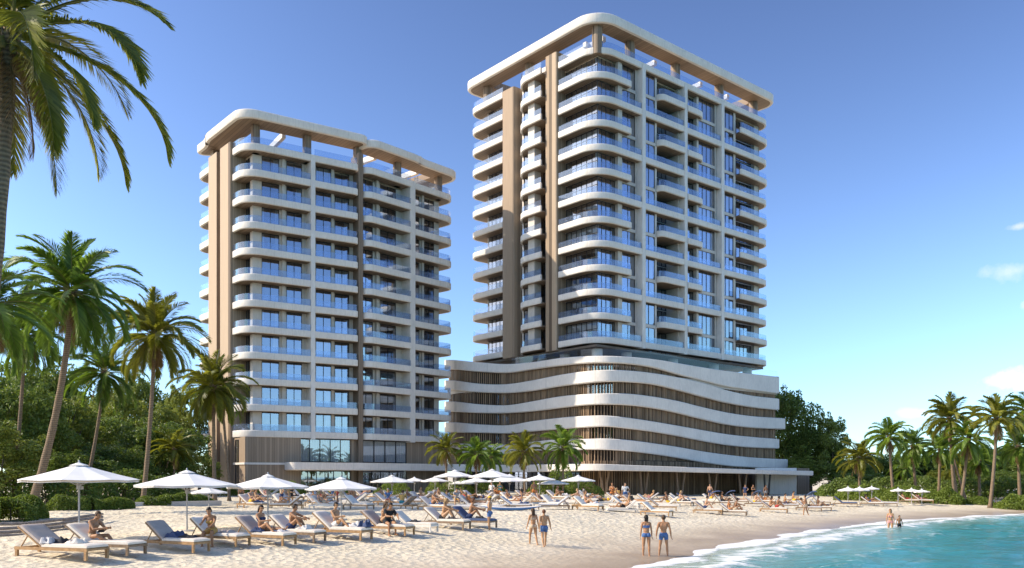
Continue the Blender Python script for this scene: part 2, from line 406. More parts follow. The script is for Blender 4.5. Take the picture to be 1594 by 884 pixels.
nr = np.random.default_rng(3)
def vnoise(x, y, s, seed):
    """smooth value noise"""
    g = np.random.default_rng(seed).random((256, 256)); u, v = x / s, y / s
    i, j = np.floor(u).astype(int), np.floor(v).astype(int); fu, fv = u - i, v - j; fu, fv = fu * fu * (3 - 2 * fu), fv * fv * (3 - 2 * fv)
    i, j = i % 256, j % 256; i1, j1 = (i + 1) % 256, (j + 1) % 256
    return (g[i, j] * (1 - fu) + g[i1, j] * fu) * (1 - fv) + (g[i, j1] * (1 - fu) + g[i1, j1] * fu) * fv
# sand
t = NT('beach_sand'); v = t.coord(); a = t.node('ShaderNodeAttribute', attribute_name='shore')
n1, n2, n3 = t.noise(.22, v, 4), t.noise(2.2, v, 5, .7), t.noise(14, v, 4, .7)
dry = t.ramp(t.math('ADD', t.math('MULTIPLY', n1, .5), t.math('MULTIPLY', n2, .5)), [(.32, (.66, .57, .41)), (.62, (.78, .69, .53))])
grain = t.ramp(n3, [(.28, (.62, .58, .52)), (.5, (1, 1, 1))]); dry = t.mix(.55, dry, grain, 'MULTIPLY')
nn = t.noise(.30, v, 4, .6); dd = t.math('ADD', a.outputs['Fac'], t.math('MULTIPLY', t.math('SUBTRACT', nn, .5), 7.0))
wet = t.ramp(t.math('MULTIPLY', t.math('ADD', dd, 2), 1 / 14), [(.10, (1, 1, 1)), (.26, (.75, .75, .75)), (.58, (.12, .12, .12)), (.74, (0, 0, 0))])
c = t.mix(wet, dry, t.ramp(n1, [(.3, (.32, .23, .155)), (.7, (.42, .31, .215))])); deb = t.noise(5.5, t.coord('Object', (1, 1.7, 1)), 3, .5); clus = t.noise(.5, v, 3, .6); dm = t.math('MULTIPLY', t.math('SUBTRACT', t.math('ADD', t.math('MULTIPLY', deb, .8), t.math('MULTIPLY', clus, .35)), .668), 16.0, True)
wsep = t.node('ShaderNodeSeparateColor'); t.con(wet, wsep.inputs[0])
c = t.mix(t.math('MULTIPLY', dm, t.math('SUBTRACT', .75, wsep.outputs[0], True)), c, (.30, .215, .14)); t.con(c, t.p.inputs['Base Color'])
wetf = t.node('ShaderNodeSeparateColor'); t.con(wet, wetf.inputs[0])
rg = t.node('ShaderNodeMapRange'); t.con(wetf.outputs[0], rg.inputs[0]); rg.inputs[3].default_value = .95; rg.inputs[4].default_value = .26; t.con(rg.outputs[0], t.p.inputs['Roughness'])
t.val('Specular IOR Level', .25)
vo = t.node('ShaderNodeTexVoronoi'); vo.inputs['Scale'].default_value = 3.4; t.con(v, vo.inputs['Vector'])
hgt = t.math('ADD', t.math('MULTIPLY', n2, .6), t.math('ADD', t.math('MULTIPLY', vo.outputs['Distance'], .75), t.math('MULTIPLY', n3, .18)))
dryness = t.math('SUBTRACT', 1.0, wetf.outputs[0], True)
bm_ = t.node('ShaderNodeBump'); bm_.inputs['Distance'].default_value = .16; t.con(hgt, bm_.inputs['Height']); t.con(t.math('MULTIPLY', dryness, .6), bm_.inputs['Strength']); t.con(bm_.outputs[0], t.p.inputs['Normal'])
M['sand'] = t.m
xs, ys = axis(-42, 58, .15, 6000), axis(20, 82, .15, 6000)
X, Y = np.meshgrid(xs, ys); D = shore(X, Y); Z = ground_z(X, Y)
near = np.clip((D - 4) / 7, 0, 1) * (np.abs(X) < 70) * (Y < 90)
Z += near * (.04 * (vnoise(X, Y, .5, 1) - .5) + .05 * (vnoise(X + 40, Y, 1.7, 2) - .5))
def dents(Z, n, rad, dep):
    x0, y0 = xs.searchsorted(-42), ys.searchsorted(20)
    for _ in range(n):
        cx, cy = nr.uniform(-38, 50), 21 + 55 * nr.random() ** 1.5; r = rad * nr.uniform(.7, 1.3); i, j = xs.searchsorted(cx), ys.searchsorted(cy); k = int(3 * r / .15) + 1
        sx, sy = slice(max(i - k, 0), i + k), slice(max(j - k, 0), j + k)
        q = ((X[sy, sx] - cx) ** 2 + ((Y[sy, sx] - cy) * .8) ** 2) / r ** 2
        Z[sy, sx] += near[sy, sx] * dep * (-np.exp(-q * 1.6) + .45 * np.exp(-(np.sqrt(q) - 1.25) ** 2 * 5))
dents(Z, 4200, .18, .06)
def trail(n):
    for _ in range(n):
        x, y = nr.uniform(-25, 35), 22 + 45 * nr.random() ** 1.4; a = nr.uniform(-.5, .7) + (math.pi if nr.random() < .5 else 0); s = 1
        for q in range(int(nr.uniform(18, 60))):
            a += nr.normal(0, .07); x += .62 * math.cos(a); y += .62 * math.sin(a); s = -s; cx, cy = x - s * .13 * math.sin(a), y + s * .13 * math.cos(a)
            i, j = xs.searchsorted(cx), ys.searchsorted(cy); sx, sy = slice(max(i - 4, 0), i + 4), slice(max(j - 4, 0), j + 4)
            q2 = ((X[sy, sx] - cx) ** 2 + (Y[sy, sx] - cy) ** 2) / .17 ** 2; Z[sy, sx] += near[sy, sx] * .07 * (-np.exp(-q2 * 1.5) + .4 * np.exp(-(np.sqrt(q2) - 1.3) ** 2 * 5))
trail(70)
Z = np.where(np.hypot(X, Y) > 1500, Z - .0, Z)
sand = grid_mesh('beach_sand', xs, ys, Z, M['sand'], D); tag(sand, 'pale trodden sand beach, darker and wet along the waterline', 'beach', None, 'structure')
# sea
t = NT('sea_water'); v = t.coord(); a = t.node('ShaderNodeAttribute', attribute_name='shore')
w1, w2, w3 = t.noise(.16, v, 4, .6), t.noise(1.1, t.coord('Object', (.55, 1.25, 1)), 5, .65), t.noise(4.5, t.coord('Object', (.6, 1.3, 1)), 4, .65)
dd = t.math('ADD', a.outputs['Fac'], t.math('MULTIPLY', t.math('SUBTRACT', w1, .5), 4.5))
dn = t.math('MULTIPLY', dd, -1 / 40)
body = t.ramp(dn, [(.0, (.46, .50, .40)), (.07, (.26, .42, .36)), (.16, (.042, .28, .262)), (.34, (.013, .18, .185)), (.8, (.006, .105, .13))])
body = t.mix(t.math('MULTIPLY', t.ramp(w2, [(.36, (0, 0, 0)), (.66, (1, 1, 1))]), .5), body, t.mix(1.0, body, (.62, .80, .86), 'MULTIPLY'))
# foam: broad white wash at the edge, a lacy belt behind it and thin streaks further out
lace = t.node('ShaderNodeTexVoronoi', feature='DISTANCE_TO_EDGE'); lace.inputs['Scale'].default_value = .9
wv = t.node('ShaderNodeVectorMath', operation='ADD'); nzv = t.node('ShaderNodeTexNoise'); nzv.inputs['Scale'].default_value = .8; nzv.inputs['Detail'].default_value = 4; t.con(v, nzv.inputs['Vector'])
t.con(t.coord('Object', (.45, 1.0, 1)), wv.inputs[0]); t.con(nzv.outputs['Color'], wv.inputs[1]); t.con(wv.outputs[0], lace.inputs['Vector'])
cell = t.math('SUBTRACT', 1.0, t.math('MULTIPLY', lace.outputs['Distance'], 5.5), True)
def belt(c0, hw): return t.math('SUBTRACT', 1.0, t.math('MULTIPLY', t.math('ABSOLUTE', t.math('SUBTRACT', dd, c0)), 1 / hw), True)
wash = t.math('MULTIPLY', belt(.1, 1.6), 2.0)
b2 = t.math('MULTIPLY', belt(-2.4, 2.1), 1.2); b3 = t.math('MULTIPLY', belt(-6.2, 2.0), .58)
det = t.math('ADD', t.math('MULTIPLY', w3, .75), t.math('MULTIPLY', w2, .55))
fm = t.math('ADD', t.math('MAXIMUM', wash, t.math('MAXIMUM', b2, b3)), t.math('MULTIPLY', cell, .45))
fm = t.math('MULTIPLY', t.math('SUBTRACT', t.math('MULTIPLY', fm, det), .55), 3.4, True)
open_ = t.math('MULTIPLY', t.math('SUBTRACT', t.math('MULTIPLY', w3, w2), .40), 9.0, True)
fm = t.math('MAXIMUM', fm, t.math('MULTIPLY', open_, .35))
col = t.mix(fm, body, (.80, .80, .78)); t.con(col, t.p.inputs['Base Color'])
rg = t.node('ShaderNodeMapRange'); t.con(fm, rg.inputs[0]); rg.inputs[3].default_value = .08; rg.inputs[4].default_value = .8; t.con(rg.outputs[0], t.p.inputs['Roughness'])
t.val('Specular IOR Level', .24); t.val('IOR', 1.33)
h = t.math('ADD', t.math('MULTIPLY', w2, .6), t.math('ADD', t.math('MULTIPLY', w3, .22), t.math('MULTIPLY', fm, .25)))
t.con(t.bump(h, .55, .28), t.p.inputs['Normal'])
M['sea'] = t.m
xs2, ys2 = axis(-8, 55, .2, 6000), axis(18, 84, .2, 6000)
X, Y = np.meshgrid(xs2, ys2); D = shore(X, Y); wob = (vnoise(X, Y, 2.6, 5) - .5) * 1.5 + (vnoise(X, Y, .8, 6) - .5) * .5
amp = np.clip((-D) / 7, 0, 1) * (np.hypot(X, Y) < 200)
ang = X * -.66 + Y * .75
wv_ = .05 * np.sin(ang * 1.1 + 2.2 * vnoise(X, Y, 6, 8) * 3) + .09 * (vnoise(X * .6, Y * 1.3, 1.1, 9) - .5) + .05 * (vnoise(X * .6, Y * 1.4, .45, 10) - .5)
swell = .10 * np.exp(-((D + 2.6 + wob) / .55) ** 2) + .08 * np.exp(-((D + 6.5 + wob) / .7) ** 2)
Zs = .015 + amp * wv_ + swell * np.clip(-D, 0, 1) + .035 * wob * np.exp(-(D / 1.6) ** 2)
sea = grid_mesh('sea', xs2, ys2, Zs, M['sea'], D + wob * .4, D < 2.0); tag(sea, 'clear turquoise sea with white foam washing onto the beach', 'sea', None, 'structure')
# ------------------------------------------------------------------ the two towers and the podium
FL = 3.3
BAND = [(0, -.76), (.04, -.84), (.12, -.87), (.30, -.87), (.30, 0), (.06, 0), (0, -.06)]
class Face:
    def __init__(s, o, ang):
        s.o = Vector(o); a = R(ang); s.d = Vector((math.sin(a), math.cos(a))); s.n = Vector((-s.d.y, s.d.x))
        if s.n.y < 0: s.n = -s.n
    def p(s, u, dep=0.0): q = s.o + s.d * u + s.n * dep; return (q.x, q.y)
def isect(f, df, g, dg):
    """corner of two faces set back by df and dg"""
    a, b = Vector(f.p(0, df)), Vector(g.p(0, dg)); c = f.d.x * g.d.y - f.d.y * g.d.x
    t = ((b - a).x * g.d.y - (b - a).y * g.d.x) / c; q = a + f.d * t; return (q.x, q.y)

class Tower:
    def __init__(s, root, base): s.root, s.base = root, base; s.floor = []
    def part(s, name, mb, mats, z=0.0, parent=None, smooth=None):
        """mesh drawn with z = 0 at a band top, hung at world height z"""
        if parent is None: return mb.build(name, mats, s.root, (0, 0, z - s.base[2]), smooth, (s.base[0], s.base[1], 0))
        return mb.build(name, mats, parent, (0, 0, 0), smooth, (s.base[0], s.base[1], 0))
    def balcony(s, path, inner, name='balcony', z=0.0, rail=True, mats=None, railpath=None, band=BAND):
        mb = MB(); mb.sweep(path, band, 0)
        o1 = offset(path, .12); mb.prism(o1 + list(reversed(inner)), -.85, -.69, 1, 1, 2)
        b = s.part(name, mb, mats or [M['white'], M['soffit'], M['floorplate']], z, smooth=40)
        if rail:
            g = MB(); g.sweep(offset(railpath or path, .10), [(0, -.02), (.03, -.02), (.03, .80), (0, .80)])
            s.part('glass_railing', g, M['rail'], parent=b)
        return b
    def window(s, a, b, n, name='window', z0=-.70, z1=2.41, trans=False, z=0.0, curtain=0, d=.10):
        """framed glazing from a to b (left to right), n panes"""
        fr = MB(); e = .07
        fr.bar(a, b, 0, d, z0, z0 + e); fr.bar(a, b, 0, d, z1 - e, z1)
        A, B = Vector(a), Vector(b); L = (B - A).length; D = (B - A) / L
        def P(t): q = A + D * t; return (q.x, q.y)
        for i in range(n + 1):
            t0 = min(max(i * L / n - e / 2, 0), L - e); fr.bar(P(t0), P(t0 + e), .001, d - .001, z0 + e - .01, z1 - e + .01)
        if trans: fr.bar(a, b, .002, d - .002, z0 + .62 * (z1 - z0), z0 + .62 * (z1 - z0) + .05)
        w = s.part(name, fr, M['frame'], z)
        g = MB()
        for i in range(n):
            q0, q1 = P(i * L / n + .01), P((i + 1) * L / n - .01); tilt = rnd.uniform(-.006, .006)
            nx, ny = -D.y, D.x; k0, k1 = d * .5 + tilt, d * .5 - tilt
            g.face([(q0[0] + nx * k0, q0[1] + ny * k0, z0 + .02), (q1[0] + nx * k1, q1[1] + ny * k1, z0 + .02), (q1[0] + nx * k1, q1[1] + ny * k1, z1 - .02), (q0[0] + nx * k0, q0[1] + ny * k0, z1 - .02)])
        s.part('pane', g, M['hallglass' if name == 'hall_window' else 'pane'], parent=w)
        if curtain:
            c = MB(); spans = {1: [(0, .28)], 2: [(.70, 1)], 3: [(0, .18), (.82, 1)], 4: [(0, 1)]}[curtain]
            for t0, t1 in spans:
                k = max(4, int((t1 - t0) * L / .12)); pts = []
                for i in range(k + 1):
                    q = P(L * (t0 + (t1 - t0) * i / k)); o = (.36 if name != 'hall_window' else .22) + .05 * math.sin(i * 2.2); pts.append((q[0] - D.y * o, q[1] + D.x * o))
                for i in range(k): c.face([(*pts[i], z0 + .03), (*pts[i + 1], z0 + .03), (*pts[i + 1], z1), (*pts[i], z1)])
            s.part('curtain', c, M['curtain'], parent=w, smooth=True)
        return w
    def wall(s, mb, f, u0, u1, dep, holes, z0=-.72, z1=2.43, zo=2.17, th=.25, m=0):
        """solid wall along a face at depth dep with openings (u0, u1)"""
        hs = sorted(holes); prev = u0
        for a, b in hs + [(u1, u1)]:
            if a - prev > .02: mb.bar(f.p(prev, dep), f.p(a, dep), 0, th, z0, z1, m)
            prev = b

# ---- lower tower on the palm side
LT_B = (-30.0, 118.0, 1.0)
lt = Tower(thing('apartment_tower', 'lower cream apartment tower of eleven balcony floors beside the palms, its roof in two slabs', 'apartment tower', LT_B), LT_B)
CN = at(380, 108.7); fv = Face((CN.x, CN.y), -40.1); fa = Face((CN.x, CN.y), 57)
Qp = fa.p(16.0); fc = Face((Qp[0], Qp[1]), 42); Ep = fc.p(17.5); fe = Face(Ep, -48)   # fe runs back from the far end
fe.n = Vector((-fe.d.y, fe.d.x)); fe.n = fe.n if fe.n.x < 0 else -fe.n
RC = 1.8
zl = lambda k: 45.5 - FL * k
cA = isect(fv, RC, fa, RC); cE = isect(fc, RC, fe, RC)
def lt_floor(z, top=False):
    P = lt.part; out = []
    # bay A wraps the corner
    pa = fillet([fv.p(3.75), fv.p(0), fa.p(8.75)], 2.6)
    out.append(lt.balcony(pa, [fv.p(3.75, RC), cA, fa.p(8.75, RC)], z=z))
    pb = fillet([fa.p(9.2), fa.p(15.25), fa.p(15.45, .5)], .35, 4)
    out.append(lt.balcony(pb, [fa.p(9.2, RC + .5), fa.p(15.45, RC + .5)], z=z))
    pc = fillet([fc.p(.3, RC), fc.p(.3, -.25), fc.p(8.45, -.25)], 1.5)
    out.append(lt.balcony(pc[1:], [fc.p(.34, RC), fc.p(8.45, RC)], z=z))
    pd = fillet([fc.p(9.3), fc.p(17.5), fe.p(5.0)], 1.7)
    out.append(lt.balcony(pd, [fc.p(9.3, RC), cE, fe.p(5.0, RC)], z=z))
    pe = fillet([fv.p(16.4, 3.0), fv.p(16.4), fv.p(11.4)], 1.6)
    out.append(lt.balcony(pe, [fv.p(14.6, 3.0), fv.p(14.6, RC), fv.p(11.4, RC)], z=z, name='end_balcony'))
    return out
def lt_rooms(z, k):
    out = []; cu = lambda i: (0, 1, 2, 3, 0, 2, 0, 4)[(i * 5 + k * 3) % 8]
    W = lambda f, u0, u1, dep, n, i, nm='window': out.append(lt.window(f.p(u0, dep), f.p(u1, dep), n, nm, z=z, curtain=cu(i)))
    def WL_(f, u0, u1, dep, n, i, nm='window'): out.append(lt.window(f.p(u1, dep), f.p(u0, dep), n, nm, z=z, curtain=cu(i)))
    WL_(fv, RC + .55, 3.6, RC, 2, 0, 'corner_window')
    W(fa, 2.75, 5.05, RC, 2, 1); W(fa, 6.0, 8.1, RC, 2, 2)
    W(fa, 9.9, 12.1, RC - .2, 2, 3); W(fa, 12.85, 14.95, RC + .5, 2, 4)
    W(fc, .75, 3.1, RC, 2, 5); W(fc, 4.4, 7.3, RC, 2, 6)
    W(fc, 9.9, 11.8, RC, 2, 7); W(fc, 12.7, 14.7, RC, 2, 8)
    WL_(fv, 11.6, 14.3, RC, 2, 9, 'end_window')
    fpz = MB(); poly = [fv.p(14.85, RC + .12), cA, fa.p(15.9, RC + .62), fc.p(.1, RC + .15), isect(fc, RC + .15, fe, RC + .15), fe.p(11), (-36.5, 131.5)]
    fpz.prism(poly, -.84, -.725, 0, 1, 0); out.append(lt.part('floor_slab', fpz, [M['floorplate'], M['soffit']], z))
    for q0, q1 in ((fa.p(9.0, RC + .3), fa.p(9.0, 6.5)), (fc.p(8.85, RC + .3), fc.p(8.85, 6.5)), (fa.p(5.5, RC + .35), fa.p(5.5, 6.5)), (fc.p(3.7, RC + .35), fc.p(3.7, 6.4)), (fc.p(12.2, RC + .35), fc.p(12.2, 6.4))):
        pass
    return out
proto = lt_floor(zl(0))
for k in range(1, 12):
    for o in proto: copy_tree(o, lt.root, -FL * k)
rooms = [lt_rooms(zl(1), 0), lt_rooms(zl(2), 1), lt_rooms(zl(3), 2)]
for k in range(4, 12):
    for o in rooms[(k * 2) % 3 if k % 2 else (k + 1) % 3]: copy_tree(o, lt.root, -(FL * (k - 1 - ((k * 2) % 3 if k % 2 else (k + 1) % 3))))
# solid walls between the windows run the full height behind the balconies
ZA, ZB = zl(11) - .72, zl(0) - .73
mb = MB()
mb.bar(fv.p(1.05 + RC - .5, RC), cA, 0, .3, ZA, ZB); mb.bar(cA, fa.p(2.75, RC), 0.001, .3, ZA, ZB)
lt.wall(mb, fa, 2.75, 9.2, RC, [(2.75, 5.05), (6.0, 8.1)], ZA, ZB)
mb.bar(fa.p(5.35, RC - .35), fa.p(5.75, RC - .35), 0, .35, ZA, ZB)
lt.wall(mb, fa, 9.2, 12.5, RC - .2, [(9.9, 12.1)], ZA, ZB); lt.wall(mb, fa, 12.35, 15.5, RC + .5, [(12.85, 14.95)], ZA, ZB)
mb.prism([fa.p(12.2, RC - .19), fa.p(12.45, RC - .19), fa.p(12.45, RC + .49), fa.p(12.2, RC + .49)], ZA, ZB)
lt.wall(mb, fc, .3, 9.3, RC, [(.75, 3.1), (4.4, 7.3)], ZA, ZB); mb.bar(fc.p(3.5, RC - .35), fc.p(3.95, RC - .35), 0, .35, ZA, ZB)
lt.wall(mb, fc, 9.3, 17.5 - RC, RC, [(9.9, 11.8), (12.7, 14.7)], ZA, ZB); mb.bar(fc.p(12.05, RC - .3), fc.p(12.45, RC - .3), 0, .3, ZA, ZB)
mb.bar(cE, fe.p(9.5, RC), 0, .3, ZA, ZB)
lt.wall(mb, fv, 14.35, 14.9, RC, [], ZA, ZB); mb.bar(fv.p(14.9, 9), fv.p(14.9, RC), 0, .25, ZA, ZB)
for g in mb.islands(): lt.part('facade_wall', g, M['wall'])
# roof terrace floor, core, piers, timber fins
mb = MB(); mb.prism([fv.p(14.85, RC), cA, fa.p(15.9, RC + .6), fc.p(.1, RC), cE, fe.p(11), (-36.5, 131.5)], zl(0) - 1.06, zl(0) - .70); lt.part('terrace_slab', mb, M['floorplate'])
mb = MB(); mb.prism([fv.p(10.5, 7), isect(fv, 7, fa, 7), fa.p(15.4, 7), fc.p(11.5, 6.5), fe.p(11, 6.0), (-36, 131)], 1.0, zl(0) - 1.07); lt.part('core_wall', mb, M['interior'])
mb = MB(); mb.bar(fe.p(9.4, RC + .1), fe.p(11.3, RC + .1), 0, .4, 1.0, zl(0) - 1.0); mb.bar((fe.p(11.2, 1.6)), (-36.6, 131.6), 0, .4, 1, zl(0) - 1.0); mb.bar((-36.6, 131.6), fv.p(14.9, 9), 0, .4, 1, zl(0) - 1); lt.part('rear_wall', mb, M['wall'])
for f, u0, u1, zt in ((fa, 8.7, 9.25, -.5), (fc, 8.4, 9.35, -.35)):
    mb = MB(); mb.prism([f.p(u0, -.07), f.p(u1, -.07), f.p(u1, 2.3), f.p(u0, 2.3)], zl(11) - 1.0, zl(0) + zt + .45); lt.part('pier', mb, M['white'])
for poly in ([fv.p(7.15, -.25), fv.p(3.8, -.25), fv.p(3.8, 2.6), fv.p(7.15, 2.6)], [fv.p(11.35, -.2), fv.p(8.5, -.2), fv.p(8.5, 2.6), fv.p(11.35, 2.6)]):
    mb = MB(); mb.prism(poly, .9, zl(0) + .9); lt.part('timber_fin', mb, M['oak'])
mb = MB(); mb.prism([fa.p(15.5, .35), fa.p(16.15, .35), fc.p(.28, .35), fc.p(.28, 3.0), fa.p(15.5, 3.0)], .9, zl(0) + 1.7); lt.part('timber_fin', mb, M['darkoak'])
# glazed slot between the fins
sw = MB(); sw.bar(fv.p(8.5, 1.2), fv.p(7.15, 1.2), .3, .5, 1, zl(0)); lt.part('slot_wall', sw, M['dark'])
for k in range(1, 12): mb = MB(); mb.bar(fv.p(8.45, 1.0), fv.p(7.2, 1.0), 0, .2, -1.0, -.1); lt.part('spandrel', mb, M['wall'], zl(k)) if k == 1 else copy_tree([c for c in lt.root.children if c.name.startswith('spandrel')][0], lt.root, -FL * (k - 1))
# roof in two canted slabs on posts
def roof_ring(T, outer, inner, z0, z1, name='roof', m=('white', 'soffit')):
    mb = MB(); n = len(outer)
    mb.sweep(outer, [(0, z0 + .12), (.10, z0), (.5, z0), (.5, z1), (.10, z1), (0, z1 - .1)], 0)
    o = offset(outer, .3); mb.prism(o + list(reversed(inner)), z0 + .03, z1 - .05, 1, 1, 0)
    return T.part(name, mb, [M[m[0]], M[m[1]]], smooth=40)
zr = zl(0) + 2.75
ro = fillet([fv.p(13.2, 6), fv.p(16.6, -.3), fv.p(12.2, -.3), fv.p(10.8, -.9), fv.p(-.9, -.9), fa.p(16.6, -.9), fa.p(16.6, 2.6)], [.9, 6, 6, 2.6, 1.2])
ri = fillet([fv.p(12.2, 2.7), isect(fv, 2.7, fa, 2.5), fa.p(16.2, 2.5)], 1.0)
roof_ring(lt, ro, ri, zr, zr + 1.05)
ro2 = fillet([fc.p(.2, 2.4), fc.p(.2, -1.3), fc.p(9, -1.3), fc.p(10.2, -.8), fc.p(18.0, -.8), fe.p(9.5, -.6)], [1.9, 5, 5, 2.3])
ri2 = [fc.p(1.2, 2.3), isect(fc, 2.3, fe, 3.0), fe.p(9.5, 3.0)]
roof_ring(lt, ro2, ri2, zr - .25, zr + .75)
for q in (fa.p(1.9, 1.6), fa.p(8.6, 1.3), fa.p(15.85, 1.6), fc.p(7.2, 1.4), fc.p(15.2, 1.4), fv.p(13.2, 1.4)):
    mb = MB(); mb.box((q[0], q[1], zl(0) + .95), (.85, .85, 3.6), R(40)); lt.part('roof_post', mb, M['darkoak'])
for a, b in ((fa.p(6.2, 3.4), fa.p(6.2, 12)), (fc.p(4.5, 3), fc.p(4.5, 12)), (fc.p(12.5, 3), fc.p(12.5, 10))):
    mb = MB(); mb.bar(a, b, -.25, .25, zr - .06, zr + .7); lt.part('roof_beam', mb, M['white'])
# two storey base
zc1, zb = zl(11) - .87, 1.0
for a, b in ((fv.p(3.75, .2), isect(fv, .2, fa, .2)), (isect(fv, .203, fa, .203), fa.p(7.4, .203)), (fa.p(7.405, .204), fa.p(7.405, 1.3)), (fa.p(14.6, 1.0), fa.p(15.6, 1.0)), (fc.p(.3, 1.0), fc.p(.7, 1.0)), (fc.p(8.6, 1.0), fc.p(16.5, 1.0)), (fc.p(16.5, 1.0), fe.p(9, 1.2))):
    mb = MB(); mb.bar(a, b, 0, .3, zb, zc1); lt.part('base_wall', mb, M['basewood'])
mb = MB(); mb.bar(fv.p(16.2, 1.5), fv.p(11.4, 1.5), 0, .3, 1, zl(11) - 1.1); lt.part('end_wall', mb, M['warmwhite'])
zm = zof(722, 112)
for f, u0, u1, n in ((fa, 7.42, 14.58, 5), (fc, .72, 8.58, 4)):
    lt.window(f.p(u0, .95), f.p(u1, .95), n, 'hall_window', zm + .3, zc1 - .05, curtain=4, d=.16)  # full pale curtains added to stand in for sky reflected in the glass
    lt.window(f.p(u0, .95), f.p(u1, .95), n + 1, 'lobby_window', zb, zm - .9, True, d=.16)
lt.window(fv.p(3.2, .12), fv.p(2.1, .12), 1, 'narrow_window', zb + .3, zc1 - .3, d=.14)
mb = MB(); mb.sweep([fv.p(3.7, .06), isect(fv, .06, fa, .06), fa.p(5.4, .06)], [(0, zm - .12), (.16, zm - .12), (.16, zm + .14), (0, zm + .14)]); lt.part('trim_band', mb, M['white'])
cp = fillet([fa.p(5.3, .9), fa.p(5.0, -2.6), fa.p(16, -2.4), fc.p(15.5, -2.2)], [1.2, 6])
mb = MB(); mb.sweep(cp, [(0, zm - .75), (.12, zm - .85), (.4, zm - .85), (.4, zm + .18), (0, zm + .18)]); mb.prism(offset(cp, .2) + [fc.p(15.5, .95), fa.p(16.1, .95), fa.p(5.3, .95)], zm - .82, zm + .1, 0, 1, 0)
lt.part('canopy', mb, [M['white'], M['soffit']], smooth=40)

# ---- taller tower above the podium
RT_B = (18.0, 136.0, 1.0)
rt = Tower(thing('apartment_tower', 'taller cream apartment tower with pale timber fins standing on posts over the wavy podium', 'apartment tower', RT_B), RT_B)
C2 = at(930, 117); gr = Face((C2.x, C2.y), 49.9); gl = Face((C2.x, C2.y), -40.1); G2 = gr.p(41.2); ge = Face(G2, -40.1)
ge.n = -gr.d.copy()
zt = lambda k: 62.05 - FL * k
DR = 1.5; cR = isect(gl, DR, gr, DR)
fullpath = fillet([gl.p(7.75), gl.p(0), gr.p(41.2), ge.p(9)], [3.6, 2.4])
def rt_left(z):
    out = []
    ps = fillet([gl.p(17.1, 2.2), gl.p(16.6, .6), gl.p(14.8, -.95), gl.p(10.45, -.95)], [2.0, 3.2])
    out.append(rt.balcony(ps, [gl.p(16.65, 2.4), gl.p(10.45, 2.4)], 'curved_balcony', z))
    pe = fillet([gl.p(28.9, 9), gl.p(28.9, 0), gl.p(20.2, 0)], 2.0)
    out.append(rt.balcony(pe, [gl.p(26.4, 9), gl.p(26.4, 2.0), gl.p(20.2, 2.0)], 'end_balcony', z)); return out
def rt_full(z): return [rt.balcony(fullpath, [gl.p(7.75, DR), cR, gr.p(41.2 - DR, DR), ge.p(9, DR)], 'wraparound_balcony', z)]
def rt_part(z):
    out = []
    p = fillet([gl.p(7.75), gl.p(0), gr.p(7.0), gr.p(7.15, .9)], [3.6, .4]); out.append(rt.balcony(p, [gl.p(7.75, DR), cR, gr.p(7.15, DR)], 'corner_balcony', z))
    p = fillet([gr.p(12.9, 1.6), gr.p(12.9, -.3), gr.p(18.4, -.3)], 1.0); out.append(rt.balcony(p[1:], [gr.p(12.95, 3.2), gr.p(18.4, 3.2)], 'small_balcony', z))
    p = fillet([gr.p(19.2, -.12), gr.p(23.0, -.12), gr.p(24.2, 1.5)], 2.2); out.append(rt.balcony(p, [gr.p(19.2, DR), gr.p(24.2, DR)], 'small_balcony', z))
    p = fillet([gr.p(32.0, 1.6), gr.p(32.0, -.45), gr.p(34, -.4), gr.p(41.2), ge.p(9)], [.3, 4, 2.4]); out.append(rt.balcony(p[1:], [gr.p(32.1, DR + .6), gr.p(41.2 - DR, DR), ge.p(9, DR)], 'end_balcony', z)); return out
